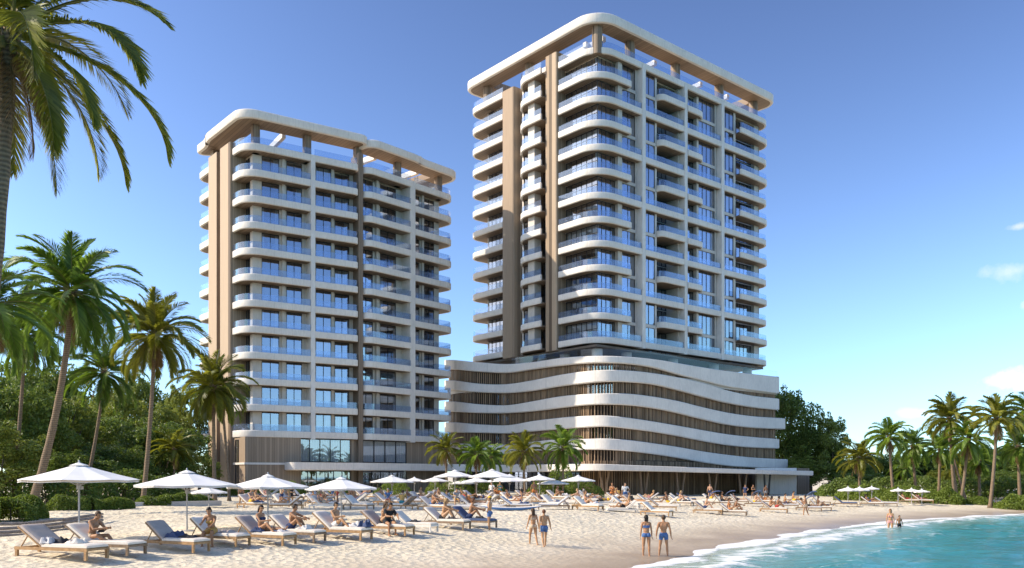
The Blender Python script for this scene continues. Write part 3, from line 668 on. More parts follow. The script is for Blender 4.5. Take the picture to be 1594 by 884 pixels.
def rt_rooms(z, full, k):
    """rooms whose floor is at this band; full = the band runs the whole length"""
    out = []; cu = lambda i: (0, 2, 0, 1, 3, 0, 1, 4)[(i * 3 + k * 5) % 8]
    tall = (-.70, 2.45) if not full else (-.70, 2.1)
    def W(f, u0, u1, dep, n, i, nm='window', z1=2.41, rev=False, z0=-.7):
        a, b = f.p(u0, dep), f.p(u1, dep)
        if rev: a, b = b, a
        out.append(rt.window(a, b, n, nm, z0, z1, z=z, curtain=cu(i), trans=nm == 'ribbon_window'))
    W(gl, DR + .02, 7.7, DR, 6, 0, 'ribbon_window', rev=True); W(gr, DR + .02, 5.0, DR, 4, 1, 'corner_window')
    lo = -.2 if full else -.55
    W(gr, 5.9, 8.7, 1.1, 2, 2, z0=lo); W(gr, 10.0, 12.6, .75, 2, 3, z0=lo); W(gr, 13.1, 18.1, 3.2, 5, 4)
    W(gr, 19.4, 22.4, DR, 4, 5); W(gr, 22.9, 26.9, .9, 4, 6, z0=lo); W(gr, 28.6, 31.6, .8, 3, 7, z0=lo); W(gr, 32.2, 38.3, 2.1, 6, 8)
    W(gl, 10.6, 12.6, 1.6, 2, 9, 'side_window', rev=True); W(gl, 14.2, 16.3, 1.0, 2, 10, 'side_window', rev=True); W(gl, 20.3, 26.2, 2.0, 6, 11, 'end_window', rev=True)
    for u0, u1, d0 in ((5.86, 8.71, 1.0), (9.9, 12.61, .65), (22.89, 26.91, .8), (28.5, 31.61, .7)):
        mb = MB(); mb.prism([gr.p(u0, d0), gr.p(u1, d0), gr.p(u1, d0 + .3), gr.p(u0, d0 + .3)], -1.0 if not full else -.74, lo); out.append(rt.part('spandrel', mb, M['wall'], z))
    fpz = MB(); poly = [gl.p(26.2, 2.1), gl.p(20.3, 2.1), gl.p(16.2, 1.2), gl.p(10.5, 1.75), gl.p(7.8, DR + .1), isect(gl, DR + .1, gr, DR + .1), gr.p(5.9, DR + .1), gr.p(5.95, 1.15), gr.p(8.7, 1.15), gr.p(12.6, .85), gr.p(12.65, 3.25), gr.p(18.3, 3.25), gr.p(18.4, DR + .1), gr.p(22.6, DR + .1), gr.p(22.7, 1.0), gr.p(31.7, .9), gr.p(31.8, 2.15), gr.p(38.4, 2.15), ge.p(14, 1.8), gl.p(26.2, 12)]
    fpz.prism(poly, -.84, -.725, 0, 1, 0); out.append(rt.part('floor_slab', fpz, [M['white'], M['soffit']], z)); return out
lf = rt_left(zt(0)); ff = rt_full(zt(0)); pf = rt_part(zt(1))
for k in range(1, 13):
    for o in lf: copy_tree(o, rt.root, -FL * k)
    if k % 2 == 0:
        for o in ff: copy_tree(o, rt.root, -FL * k)
    elif k > 1:
        for o in pf: copy_tree(o, rt.root, -FL * (k - 1))
r1, r2 = rt_rooms(zt(1), False, 0), rt_rooms(zt(2), True, 1); r3, r4 = rt_rooms(zt(3), False, 2), rt_rooms(zt(4), True, 3)
for k in range(5, 13):
    src, k0 = ((r1, 1), (r2, 2), (r3, 3), (r4, 4))[(k - 1) % 4]
    for o in src: copy_tree(o, rt.root, -FL * (k - k0))
ZA, ZB = zt(12) - .72, zt(0) - .73
mb = MB(); B = lambda f, u0, u1, d0, d1: mb.prism([f.p(u0, d0), f.p(u1, d0), f.p(u1, d1), f.p(u0, d1)], ZA, ZB)
B(gr, 5.02, 5.85, DR - .6, DR + .3); B(gr, 8.72, 9.0, 1.0, 2.4); B(gr, 12.62, 13.05, .75, 3.5); B(gr, 18.15, 18.44, 1.0, 3.5)
B(gr, 22.42, 22.88, .85, 1.8); B(gr, 26.92, 27.3, .9, 1.6); B(gr, 31.62, 32.15, .75, 2.4); B(gr, 38.32, 39.69, DR, 2.4)
B(gl, 12.7, 14.1, -.1, 1.2); B(gl, 16.35, 16.7, 1.0, 2.4)
mb.bar(gl.p(26.3, 12), gl.p(26.3, 2.0), 0, .3, ZA, ZB); mb.bar(gr.p(39.7, DR), ge.p(12, DR), 0, .3, ZA, ZB)
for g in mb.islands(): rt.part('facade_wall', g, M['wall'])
mb = MB(); mb.prism([gl.p(26.2, 2.1), gl.p(7.8, DR), cR, gr.p(38.4, DR), ge.p(20, 1.8), gl.p(26.2, 22)], zt(0) - 1.05, zt(0) - .70); rt.part('terrace_slab', mb, M['floorplate'])
mb = MB(); mb.prism([gl.p(22, 7), isect(gl, 7, gr, 7), gr.p(33.5, 7), ge.p(20, 8), gl.p(24, 22)], zt(12) - 1, zt(0) - 1.06); rt.part('core_wall', mb, M['interior'])
mb = MB(); mb.bar(ge.p(11.9, DR), ge.p(20, DR), 0, .4, zt(12) - 1, zt(0) - 1); mb.bar(gl.p(26.3, 22), gl.p(26.3, 11.9), 0, .4, zt(12) - 1, zt(0) - 1); mb.bar(ge.p(20, 1.9), gl.p(26, 22), 0, .4, zt(12) - 1, zt(0) - 1); rt.part('rear_wall', mb, M['wall'])
mb = MB(); mb.prism([gl.p(27, .4), gl.p(.6, .4), gr.p(39.4, .5), ge.p(20, .6), gl.p(27, 22)], zt(12) - 1.45, zt(12) - 1.13); rt.part('underside_slab', mb, M['shaded_recess'])
for u0, u1 in ((7.8, 10.4), (17.2, 20.1)):
    mb = MB(); mb.prism(fillet([gl.p(u1, 3), gl.p(u1, -.15), gl.p(u0 + .15, -.15), gl.p(u0 + .15, 3)], .3, 4), zt(12) - 1.2, zt(0) + (1.6 if u0 < 9 else -.1)); rt.part('timber_fin', mb, M['oak'], smooth=30)
for f, u0, u1 in ((gr, 9.05, 9.75), (gr, 18.45, 19.1), (gr, 27.45, 28.15)):
    mb = MB(); mb.prism([f.p(u0, -.06), f.p(u1, -.06), f.p(u1, 2.4), f.p(u0, 2.4)], zt(12) - .95, zt(0) - .3); rt.part('pier', mb, M['white'])
zr2 = zt(0) + 2.85
ro = fillet([gl.p(25, 8), gl.p(29.2, 3.5), gl.p(29.2, -.9), gl.p(-.9, -.9), gr.p(41.9, -.9), gr.p(41.9, 9)], [2.2, 2.2, 3.9, 2.4])
roof_ring(rt, ro, fillet([gl.p(25, 2.1), isect(gl, 2.1, gr, 2.0), gr.p(38, 2.0), gr.p(38, 9)], [1.5, .8]), zr2, zr2 + 1.25)
for q in (gl.p(1.4, 1.4), gl.p(25.5, 1.4), gl.p(15.5, 1.4), gr.p(8.0, 1.4), gr.p(18.3, 1.6), gr.p(29.0, 1.6), gr.p(38.2, 1.6)):
    mb = MB(); mb.prism([(q[0] + .72 * math.cos(i * math.pi / 8), q[1] + .72 * math.sin(i * math.pi / 8)) for i in range(16)], zt(0) - .9, zr2 + .1); rt.part('roof_post', mb, M['darkoak'], smooth=40)
for a, b in ((gr.p(5, 3.5), gr.p(5, 20)), (gr.p(16, 3.5), gr.p(16, 20)), (gr.p(27, 3.5), gr.p(27, 20)), (gr.p(34, 3.5), gr.p(34, 20)), (gl.p(6.5, 4), gl.p(6.5, 20)), (gl.p(20, 4), gl.p(20, 20))):
    mb = MB(); mb.bar(a, b, -.3, .3, zr2 + .1, zr2 + .8); rt.part('roof_beam', mb, M['white'])
mb = MB(); mb.prism([gl.p(21, 9), gl.p(9, 9), gr.p(26, 12), gl.p(21, 26)], zt(0) - .7, zr2 + .2); rt.part('plant_room', mb, M['wall'])

mb = MB(); mb.prism([gl.p(24, 7), isect(gl, 7, gr, 6), gr.p(36, 6), ge.p(20, 5), gl.p(24, 22)], 17.5, zt(12) - 1.4); rt.part('sky_lobby_wall', mb, M['shaded_recess'])
# ---- podium with wavy bands
PX = [692, 703, 720, 755, 789, 830, 868, 906, 943, 981, 1019, 1056, 1094, 1132, 1169, 1213]
PYD = [138.5, 135.6, 133.6, 132.3, 130.5, 124.5, 118.6, 114.6, 113.2, 114.3, 117.3, 120.6, 124.3, 128.1, 132, 137]
fY = smooth_interp(PX, PYD)
ZX = [70, 200, 290, 400, 500, 600, 700, 800, 900, 1000, 1100, 1200, 1300, 1413]
TOP = [[80, 92, 97, 88, 73, 65, 63, 67, 77, 93, 110, 125, 137, 150], [165, 180, 180, 163, 143, 128, 121, 124, 135, 152, 175, 205, 227, 240],
       [252, 265, 267, 250, 232, 222, 218, 220, 232, 250, 275, 297, 312, 320], [338, 348, 350, 332, 320, 312, 310, 320, 335, 352, 370, 387, 398, 407],
       [425, 430, 430, 418, 408, 407, 405, 412, 425, 440, 458, 472, 483, 490]]
BOT = [[120, 130, 133, 118, 105, 95, 92, 97, 112, 140, 165, 190, 205, 220], [205, 215, 217, 207, 190, 178, 170, 172, 182, 205, 232, 257, 275, 288],
       [295, 300, 300, 292, 280, 268, 264, 268, 280, 300, 325, 347, 360, 366], [380, 382, 384, 375, 367, 360, 356, 365, 378, 395, 415, 432, 442, 447],
       [465, 470, 470, 455, 455, 452, 452, 458, 470, 485, 503, 517, 525, 530]]
PD_B = (10.0, 130.0, 1.0)
pdm = Tower(thing('podium_building', 'low podium wrapped in wavy white bands and brown timber slats under the taller tower', 'building', PD_B), PD_B)
pxs = list(np.linspace(692, 1213, 88))
plan = [tuple(at(p, fY(p))[:2]) for p in pxs]
zx = [680 + q / 2.657 for q in ZX]
zT = [smooth_interp(zx, [530 + q / 2.657 for q in r]) for r in TOP]; zB = [smooth_interp(zx, [530 + q / 2.657 for q in r]) for r in BOT]
def zlist(fn): return [zof(fn(p), fY(p)) for p in pxs]
endx = [0, 0, 1.7, 0, 2.4]
bands = []
for i in range(5):
    zt_, zb_ = zlist(zT[i]), zlist(zB[i]); path = list(plan)
    d = (Vector(plan[-1]) - Vector(plan[-2])).normalized(); e = Vector(plan[-1]) + d * endx[i]
    nrm = Vector((-d.y, d.x)); path += [tuple(e), tuple(e + nrm * .02), tuple(e + nrm * 14)]; zt_ += [zt_[-1]] * 3; zb_ += [zb_[-1]] * 3
    outs = [offset(path, o) for o in (0, .12, .55, .55, .12, 0)]; mb = MB(); k = 6
    for j in range(len(path)):
        for o, z in zip(outs, (zb_[j] + .12, zb_[j], zb_[j], zt_[j], zt_[j], zt_[j] - .1)): mb.v.append((o[j][0], o[j][1], z))
    for j in range(len(path) - 1):
        for q in range(k): mb.f.append((j * k + q, (j + 1) * k + q, (j + 1) * k + (q + 1) % k, j * k + (q + 1) % k)); mb.m.append(0)
    mb.f.append(tuple(range(k))); mb.m.append(0); mb.f.append(tuple((len(path) - 1) * k + q for q in reversed(range(k)))); mb.m.append(0)
    bands.append((zt_, zb_)); pdm.part('wave_band', mb, M['white'], smooth=35)
    # shadowed soffit behind the band
    ins = offset(plan, .5); inn = offset(plan, 2.2); sf = MB()
    for j in range(len(plan) - 1):
        for zz in (0.0,): sf.face([(*ins[j], zb_[j] + .05), (*ins[j + 1], zb_[j + 1] + .05), (*inn[j + 1], zb_[j + 1] + .05), (*inn[j], zb_[j] + .05)], 0)
    pdm.part('soffit', sf, M['soffit'])
for i in range(5):
    top_z = bands[i][1]; bot_z = bands[i + 1][0] if i < 4 else [z - .0 for z in [zof(722 + .012 * (p - 700), fY(p)) for p in pxs]]
    sl_ = MB(); L = offset(plan, .75); L2 = offset(plan, 1.3)
    acc = 0.0; r_ = random.Random(i)
    for j in range(len(plan) - 1):
        a, b = Vector(L[j]), Vector(L[j + 1]); n = max(1, int((b - a).length / .25))
        for q in range(n):
            t = (q + .5) / n; c = a.lerp(b, t); ang = math.atan2((b - a).y, (b - a).x) + r_.uniform(-.35, .35)
            z0 = bot_z[j] * (1 - t) + bot_z[j + 1] * t - .15 if i < 4 else bot_z[j] - .4; z1 = top_z[j] * (1 - t) + top_z[j + 1] * t + .1
            if z1 - z0 > .15: sl_.box((c.x, c.y, (z0 + z1) / 2), (r_.uniform(.09, .15), .14, z1 - z0), ang)
    d = (Vector(plan[-1]) - Vector(plan[-2])).normalized(); nrm = Vector((-d.y, d.x)); e0 = Vector(plan[-1]) - d * .7 + nrm * .6
    for q in range(34):
        c = e0 + nrm * q * .4; sl_.box((c.x, c.y, (bot_z[-1] + top_z[-1]) / 2), (.15, .15, top_z[-1] - bot_z[-1] + .2), math.atan2(nrm.y, nrm.x) + r_.uniform(-.3, .3))
    pdm.part('slat_screen', sl_, M['slat'], fix=False) if False else pdm.part('slat_screen', sl_, M['slat'])
    # glazing strips catch the sky behind the slats on parts of the front
bk = offset(plan, 2.0); e = Vector(plan[-1]); bk2 = bk + [tuple(Vector(bk[-1]) + nrm * 13)]
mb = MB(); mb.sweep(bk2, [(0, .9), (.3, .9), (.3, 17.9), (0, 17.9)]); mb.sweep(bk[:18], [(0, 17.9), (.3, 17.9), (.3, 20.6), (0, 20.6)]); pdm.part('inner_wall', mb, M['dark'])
for (pa_, pb_) in ((760, 792), (905, 950)):
    for i in (1, 2, 3) if pa_ < 800 else (0, 1, 3):
        a, b = at(pa_, fY(pa_)), at(pb_, fY(pb_)); n_ = Vector((-(b - a).y, (b - a).x)).normalized(); zz0, zz1 = zof(zT[i + 1](pa_), fY(pa_)) + .0, zof(zB[i](pa_), fY(pa_))
        a2, b2 = (a.x + n_.x * 1.35, a.y + n_.y * 1.35), (b.x + n_.x * 1.35, b.y + n_.y * 1.35)
        pdm.window(a2, b2, 5, 'strip_window', zz0, zz1)
mb = MB(); mb.prism(offset(plan, .5) + [tuple(e + nrm * 14), (-9, 150)], 16.3, 17.2); mb.prism(offset(plan, 2.4) + [tuple(e + nrm * 13), (-8, 149)], 17.3, 18.4); pdm.part('podium_roof', mb, M['wall'])
gi = [j for j, p in enumerate(pxs) if p > 792]
gp = offset(plan, .3); g = MB()
for j in gi[:-1]:
    a, b = gp[j], gp[j + 1]; za, zb2 = bands[0][0][j], bands[0][0][j + 1]
    g.face([(*a, za - .02), (*b, zb2 - .02), (*b, zb2 + .95), (*a, za + .95)])
pdm.part('glass_railing', g, M['rail_clear'])
for q in (gl.p(2.2, 2.2), gl.p(9, 2.5), gl.p(14.5, 3.0), gr.p(8.2, 2.2), gr.p(18.5, 2.2), gr.p(28.5, 2.2), gr.p(37.4, 2.2), gl.p(20, 9), gr.p(16, 12), gr.p(30, 14)):
    mb = MB(); mb.prism([(q[0] + .75 * math.cos(i * math.pi / 10), q[1] + .75 * math.sin(i * math.pi / 10)) for i in range(20)], 17.0, zt(12) - 1.12); pdm.part('column', mb, M['concrete'], smooth=40)
# beach canopy and what stands under it
CXP = [690, 740, 790, 830, 870, 930, 1000, 1100, 1180, 1266]; CY_ = [127, 126.5, 124, 118.5, 112.5, 108.6, 110.8, 116.5, 121, 126]
fCY = smooth_interp(CXP, CY_); cpx = list(np.linspace(690, 1266, 60)); cplan = [tuple(at(p, fCY(p))[:2]) for p in cpx]
ftop = smooth_interp([690, 790, 870, 930, 1000, 1100, 1200, 1266], [722, 723.5, 722.5, 722, 724.5, 728, 731.5, 733]); fbot = smooth_interp([690, 790, 870, 930, 1000, 1100, 1200, 1266], [733, 735, 734, 732.8, 733.5, 736, 738.5, 740.5])
d = (Vector(cplan[-1]) - Vector(cplan[-2])).normalized(); cn_ = Vector((-d.y, d.x)); path = cplan + [tuple(Vector(cplan[-1]) + cn_ * .02), tuple(Vector(cplan[-1]) + cn_ * 12)]
zt_ = [zof(ftop(p), fCY(p)) for p in cpx]; zb_ = [zof(fbot(p), fCY(p)) for p in cpx]; zt_ += [zt_[-1]] * 2; zb_ += [zb_[-1]] * 2
outs = [offset(path, o) for o in (0, .1, 9, 9, .1, 0)]; mb = MB(); k = 6
outs[2] = [tuple(Vector(outs[1][j]).lerp(Vector(q), 1)) for j, q in enumerate([(p[0] * 1.0 - .0, p[1] + 9.0) for p in outs[1]])]; outs[3] = outs[2]
for j in range(len(cplan)):
    for o, z in zip(outs, (zb_[j] + .08, zb_[j], zb_[j] + .1, zt_[j] + .1, zt_[j], zt_[j] - .06)): mb.v.append((o[j][0], o[j][1], z))
for j in range(len(cplan) - 1):
    for q in range(k): mb.f.append((j * k + q, (j + 1) * k + q, (j + 1) * k + (q + 1) % k, j * k + (q + 1) % k)); mb.m.append(1 if q == 1 else 0)
mb.f.append(tuple(range(k))); mb.m.append(0); mb.f.append(tuple((len(cplan) - 1) * k + q for q in reversed(range(k)))); mb.m.append(0)
pdm.part('canopy', mb, [M['white'], M['darkoak']], smooth=35)
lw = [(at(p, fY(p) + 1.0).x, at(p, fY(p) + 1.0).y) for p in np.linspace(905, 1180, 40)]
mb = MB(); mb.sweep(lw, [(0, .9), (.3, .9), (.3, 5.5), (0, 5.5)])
r_ = random.Random(5)
for j in range(len(lw) - 1):
    a, b = Vector(lw[j]), Vector(lw[j + 1]); n = int((b - a).length / .4) + 1
    for q in range(n): c = a.lerp(b, (q + .5) / n); mb.box((c.x, c.y - .12, 3.1), (.16, .2, 4.6), math.atan2((b - a).y, (b - a).x), 1)
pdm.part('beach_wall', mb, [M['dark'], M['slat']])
a, b = at(1178, 127), at(1240, 129.5); mb = MB(); mb.bar((a.x, a.y), (b.x, b.y), 0, .4, .4, 4.6); mb.prism([(b.x - .4, b.y + .01), (b.x, b.y + .01), (b.x + 3, b.y + 9), (b.x + 2.5, b.y + 9)], .4, 4.6); pdm.part('white_wall', mb, M['warmwhite'])
a, b = at(1241, 132), at(1260, 133); mb = MB(); mb.bar((a.x, a.y), (b.x, b.y), 0, .4, .4, 4.6); pdm.part('brown_wall', mb, M['darkoak'])
for i, (t0, t1, b0, b1) in enumerate(((933, 948, 940.5, 941.5), (996, 1009, 999.5, 1004), (1053, 1066, 1056, 1061), (1103, 1116, 1107, 1111.5), (1150, 1162, 1153, 1159), (1189.5, 1199, 1191.5, 1196))):
    for tt, bb in ((t0, b0), (t1, b1)):
        Y = fCY(tt) + 2.2; p0, p1 = at(bb, Y, .7), at(tt, Y, zof(fbot(tt), fCY(tt)) + .12); mb = MB(); mb.tube([p0, p0.lerp(p1, .5), p1], [.17, .15, .14], 8); pdm.part('strut', mb, M['frame'] if i == 5 else M['greywood'], smooth=40)
# lobby glazing at the inner curve
lobby = [(at(p, fY(p) - .5).x, at(p, fY(p) - .5).y) for p in (705, 760, 800, 835, 868, 902)]
for q0, q1 in zip(lobby[:-1], lobby[1:]): pdm.window(q0, q1, 5, 'lobby_window', .9, 5.2, True, d=.16)

# guests draw their curtains differently on every floor
for root in (lt.root, rt.root):
    for w_ in list(root.children):
        for c in list(w_.children):
            if c.name.startswith('curtain') and not w_.name.startswith('hall') and rnd.random() < .35: bpy.data.objects.remove(c)
            elif c.name.startswith('curtain') and rnd.random() < .3: c.scale.x = 1.0
# ------------------------------------------------------------------ vegetation
def frond(mb, st, base, az, el, L, droop, n, ll, wd, r, seg=14):
    p = Vector(base); pts, dirs = [], []
    yaw = r.uniform(-.25, .25)
    for i in range(seg + 1):
        t = i / seg; e = el - droop * t ** 1.5; a = az + yaw * t * t
        d = Vector((math.cos(e) * math.cos(a), math.cos(e) * math.sin(a), math.sin(e))); pts.append(p.copy()); dirs.append(d); p = p + d * (L / seg)
    st.tube(pts, [.045 * (1 - .85 * i / seg) * L / 4 for i in range(seg + 1)], 4, cap=False)
    roll = r.uniform(-.5, .5)
    for i in range(n):
        t = .10 + .90 * (i + r.random() * .6) / n; x = t * seg; j = min(int(x), seg - 1); q = pts[j].lerp(pts[j + 1], x - j); d = dirs[j]
        s = d.cross(Vector((0, 0, 1))); s = s.normalized() if s.length > .05 else Vector((-math.sin(az), math.cos(az), 0))
        s = Matrix.Rotation(roll, 3, d) @ s; nn = s.cross(d)
        prof = (.35 + .65 * math.sin(math.pi * min(1, .12 + t * .78))) * (1 if t < .85 else 1 - (t - .85) * 3.2)
        for sg in (-1, 1):
            b = R(32 + 38 * t + r.uniform(-6, 6)); hang = .12 + .30 * r.random()
            v = (s * (sg * math.cos(b)) + d * math.sin(b) + nn * .22 - Vector((0, 0, hang * .55))).normalized()
            l = ll * prof * r.uniform(.85, 1.1); m = q + v * l * .5; v2 = (v - Vector((0, 0, hang * 1.15))).normalized(); e = m + v2 * l * .5
            w = (d * .85 + nn * (.5 * sg)).normalized() * wd
            mb.add([q - w * .35, q + w * .35, m + w * .5, m - w * .5, e], [(0, 1, 2, 3), (3, 2, 4)])
def crown_meshes(nf, L, nl, ll, wd, seed, mat, minel=-48):
    r = random.Random(seed); mb, st = MB(), MB()
    for i in range(nf):
        t = (i + .5) / nf; el = R(84 - (84 - minel) * t ** .95 + r.uniform(-6, 6)); az = i * 2.39996 + r.uniform(-.3, .3)
        Lf = L * (.72 + .38 * math.sin(math.pi * (.15 + .7 * t))) * r.uniform(.88, 1.08); dr = R(52 + 42 * math.sin(math.pi * min(1, t * 1.1))) * r.uniform(.8, 1.15)
        b = Vector((math.cos(az) * .12, math.sin(az) * .12, .25 - .45 * t))
        frond(mb, st, b, az, el, Lf, dr, nl, ll, wd, r)
    # dry sheath fibres and boots at the heart
    h = MB(); h.ell((0, 0, -.12), [(.24, 0, 0), (0, .24, 0), (0, 0, .42)], 9, 6)
    for i in range(10): a = i * .63; h.tube([(math.cos(a) * .14, math.sin(a) * .14, -.35), (math.cos(a) * .30, math.sin(a) * .30, .15)], [.07, .03], 5)
    dd = MB()
    for i in range(5): frond(dd, dd, (0, 0, -.35), i * 1.3 + r.uniform(-.4, .4), R(-52 - r.uniform(0, 22)), L * r.uniform(.5, .7), R(30), int(nl * .45), ll * .7, wd * .7, r)
    return mb.mesh('crown', M[mat], fix=False), st.mesh('stalks', M['rachis']), h.mesh('heart', M['bark'], smooth=True), dd.mesh('dry_fronds', M['dryfrond'], fix=False)
def trunk_mb(p0, p1, r0, r1, bend, n=16, sides=10):
    mb = MB(); p0, p1 = Vector(p0), Vector(p1); c = Vector((p0.x + (p1.x - p0.x) * bend, p0.y + (p1.y - p0.y) * bend, p0.z + (p1.z - p0.z) * .5)); pts, rr = [], []
    for i in range(n + 1):
        t = i / n; pts.append(p0 * (1 - t) ** 2 + c * (2 * t * (1 - t)) + p1 * t * t)
        rr.append((r0 + (r1 - r0) * t ** .7) * (1 + .5 * max(0, 1 - t * 14)) * (1 + .05 * (-1) ** i))
    mb.tube(pts, rr, sides); return mb
def palm(label, base, crown, meshes, rot, group, scale=1, r0=.2, r1=.12, bend=.75, nuts=True, name='coconut_palm', tilt=(0, 0)):
    base = Vector(base); base.z = gz(base.x, base.y) - .1
    o = thing(name, label, 'palm tree', base, 0, group); cr = Vector(crown) - base
    trunk_mb((0, 0, 0), cr, r0, r1, bend).build('trunk', M['bark'], o, smooth=True)
    c = link('crown', meshes[0], o, cr, rot, scale); c.rotation_euler = (tilt[0], tilt[1], rot)
    s = link('frond_stalks', meshes[1], c); link('crown_heart', meshes[2], c); link('dry_fronds', meshes[3], c)
    if nuts:
        mb = MB(); r = random.Random(int(abs(base.x * 10)))
        for i in range(7): a = r.uniform(0, 6.28); mb.ell((math.cos(a) * .26, math.sin(a) * .26, -.38 - r.random() * .15), [(.11, 0, 0), (0, .11, 0), (0, 0, .14)], 8, 6)
        mb.build('coconuts', M['coconut'], c, smooth=True)
    return o
M['coconut'] = plain('coconut_husk', (.16, .15, .05), .6, .3, 5)
cm_near = crown_meshes(30, 4.7, 130, 1.0, .085, 11, 'frond_near', -44)
cm_a = crown_meshes(46, 4.4, 110, 1.05, .085, 2, 'frond', -56)
cm_b = crown_meshes(34, 3.9, 90, .98, .095, 3, 'frond', -58)
cm_c = crown_meshes(42, 3.8, 90, .95, .095, 4, 'frond_near', -52)
cm_far = [crown_meshes(30, 3.0, 52, .86, .125, 20 + i, ('frond', 'frond_near', 'frond')[i], (-50, -35, -60)[i]) for i in range(3)]
GP = 'coconut palms on the beach in front of the trees'
def pc(px, py, Y): return at(px, Y, zof(py, Y))
palm('tall palm nearest the viewer, only its trunk top and hanging warm green fronds showing', at(-72, 22), pc(16, 52, 22), cm_near, 1.2, GP, .9, .24, .18, .75)
palm('tall leaning palm with a huge full crown, rooted behind the clipped hedge', at(46, 55), pc(112, 455, 55), cm_a, .4, GP, 1.0, .30, .16, .85)
palm('palm cut by the picture edge, only its drooping outer fronds showing', at(-45, 48), pc(-24, 478, 48), cm_a, 2.2, GP, .92, .26, .15, .6)
palm('thin palm with sparse drooping crown between the huge leaning palm and the straight palm', at(128, 72), pc(163, 580, 72), cm_b, 1.0, GP, .92, .18, .11, .7)
palm('straight slender palm with a full crown rising behind the second parasol', at(222, 64), pc(241, 522, 64), cm_c, .2, GP, 1.0, .20, .12, .75)
palm('palm hanging over the corner of the lower tower, thick dark crown', at(334, 72), pc(332, 602, 72), cm_c, 2.9, GP, .92, .19, .12, .6)
palm('bare second trunk with a small crown tucked under the palm at the lower tower', at(357, 74), pc(345, 622, 74), cm_b, .6, GP, .55, .14, .10, .3, False)
palm('dark palm crown half hidden behind the huge leaning palm', at(20, 68), pc(40, 520, 68), cm_b, 2.0, GP, .95, .19, .12, .6)
palm('small young palm standing among the shrubs beside the lower tower', at(271, 88), pc(271, 700, 88), cm_far[1], .9, GP, .85, .13, .09, .5, False)
GD = 'small palms along the podium'
for px, py, Y, m, s, rot, lab in ((694, 700, 98, 1, .78, .3, 'small palm nearest the lower tower in front of the podium'), (742, 708, 97, 0, .8, 1.7, 'low drooping small palm second along the podium, fronds touching the parasol'),
      (765, 712, 104, 2, .7, .8, 'dark small palm in the shade of the podium curve'), (815, 704, 93, 1, .85, 2.6, 'small palm with slanted trunk among the parasols by the podium'), (877, 697, 94, 0, .9, 4.0, 'largest small palm, before the bulge of the podium')):
    palm(lab, at(px + (3 if m else -1), Y), pc(px, py, Y), cm_far[m], rot, GD, s, .14, .10, .8, False)
GR = 'palms at the far end of the beach'
for px, py, Y, m, s, rot, lab, dx in ((1337, 714, 98, 1, 1.0, .3, 'shortest yellow green palm beside the tall trees at the far beach', 2), (1384, 680, 94, 0, .92, 1.3, 'palm with an open airy crown alone against the sky at the far beach', 8),
      (1421, 694, 98, 2, 1.0, 2.6, 'full crowned palm behind the far parasols', 6), (1463, 700, 102, 0, .95, .7, 'shaded palm hidden behind the tallest pair at the far beach', -2), (1478, 652, 92, 1, 1.12, 2.0, 'tall palm with crown high above the far hedge', 9), (1507, 683, 90, 2, 1.05, 3.3, 'palm with two crossing trunks before the dark wood', -12),
      (1524, 717, 99, 0, .85, 4.1, 'small palm low between the two tall far palms', 1), (1552, 652, 84, 1, 1.05, 5.2, 'tallest palm of the far beach with a thick bare trunk', -11), (1585, 695, 88, 0, .95, .1, 'palm at the picture edge over the far hedge', 3), (1600, 640, 100, 2, 1.1, 2.1, 'palm cut by the picture edge at the far beach', 6),
      (1408, 730, 112, 2, .8, 1.0, 'dim low palm deep in the wood beyond the far beach', 2), (1492, 728, 110, 1, .9, 4.4, 'dim bushy palm deep in the wood behind the tall far palms', 3)):
    palm(lab, at(px + dx, Y), pc(px, py, Y), cm_far[m], rot, GR, s * .9, .19, .12, .7, m == 1)
for px, dx in ((1489, 10), (1500, 24)):
    b = at(px + dx * .2, 95); o = thing('palm_trunk', ['bare slanting palm trunk crossing behind the far palms', 'thin bare palm trunk leaning away among the far palms'][px == 1500], 'palm trunk', (b.x, b.y, gz(b.x, b.y) - .1), 0, 'bare trunks in the far wood'); e = at(px - dx, 97, 8.0)
    trunk_mb((0, 0, 0), (e.x - b.x, 2, 7.4), .15, .09, .6).build('trunk', M['bark'], o, smooth=True)

def leaf_quads(mb, pts, nrm, size, r, flat=.5):
    """little folded leaves at pts, facing roughly along nrm"""
    for p, n in zip(pts, nrm):
        n = (Vector(n) * flat + Vector((r.gauss(0, 1), r.gauss(0, 1), r.gauss(0, 1) + .5)) * (1 - flat)).normalized(); u = n.orthogonal().normalized(); a = r.uniform(0, 6.28)
        u = Matrix.Rotation(a, 3, n) @ u; v = n.cross(u); s = size * r.uniform(.6, 1.35); p = Vector(p); b = len(mb.v)
        mb.v += [tuple(p - u * s), tuple(p + v * s * .55 + n * s * .15), tuple(p + u * s), tuple(p - v * s * .55 + n * s * .15)]; mb.f.append((b, b + 1, b + 2, b + 3)); mb.m.append(0)
def blob_leaves(mb, c, rad, n, size, r):
    pts, ns = [], []
    for _ in range(n):
        d = Vector((r.gauss(0, 1), r.gauss(0, 1), r.gauss(0, 1) + .25)).normalized(); k = .55 + .5 * r.random() ** .7
        pts.append(Vector(c) + Vector((d.x * rad[0], d.y * rad[1], d.z * rad[2])) * k); ns.append(d)
    leaf_quads(mb, pts, ns, size, r, .55)
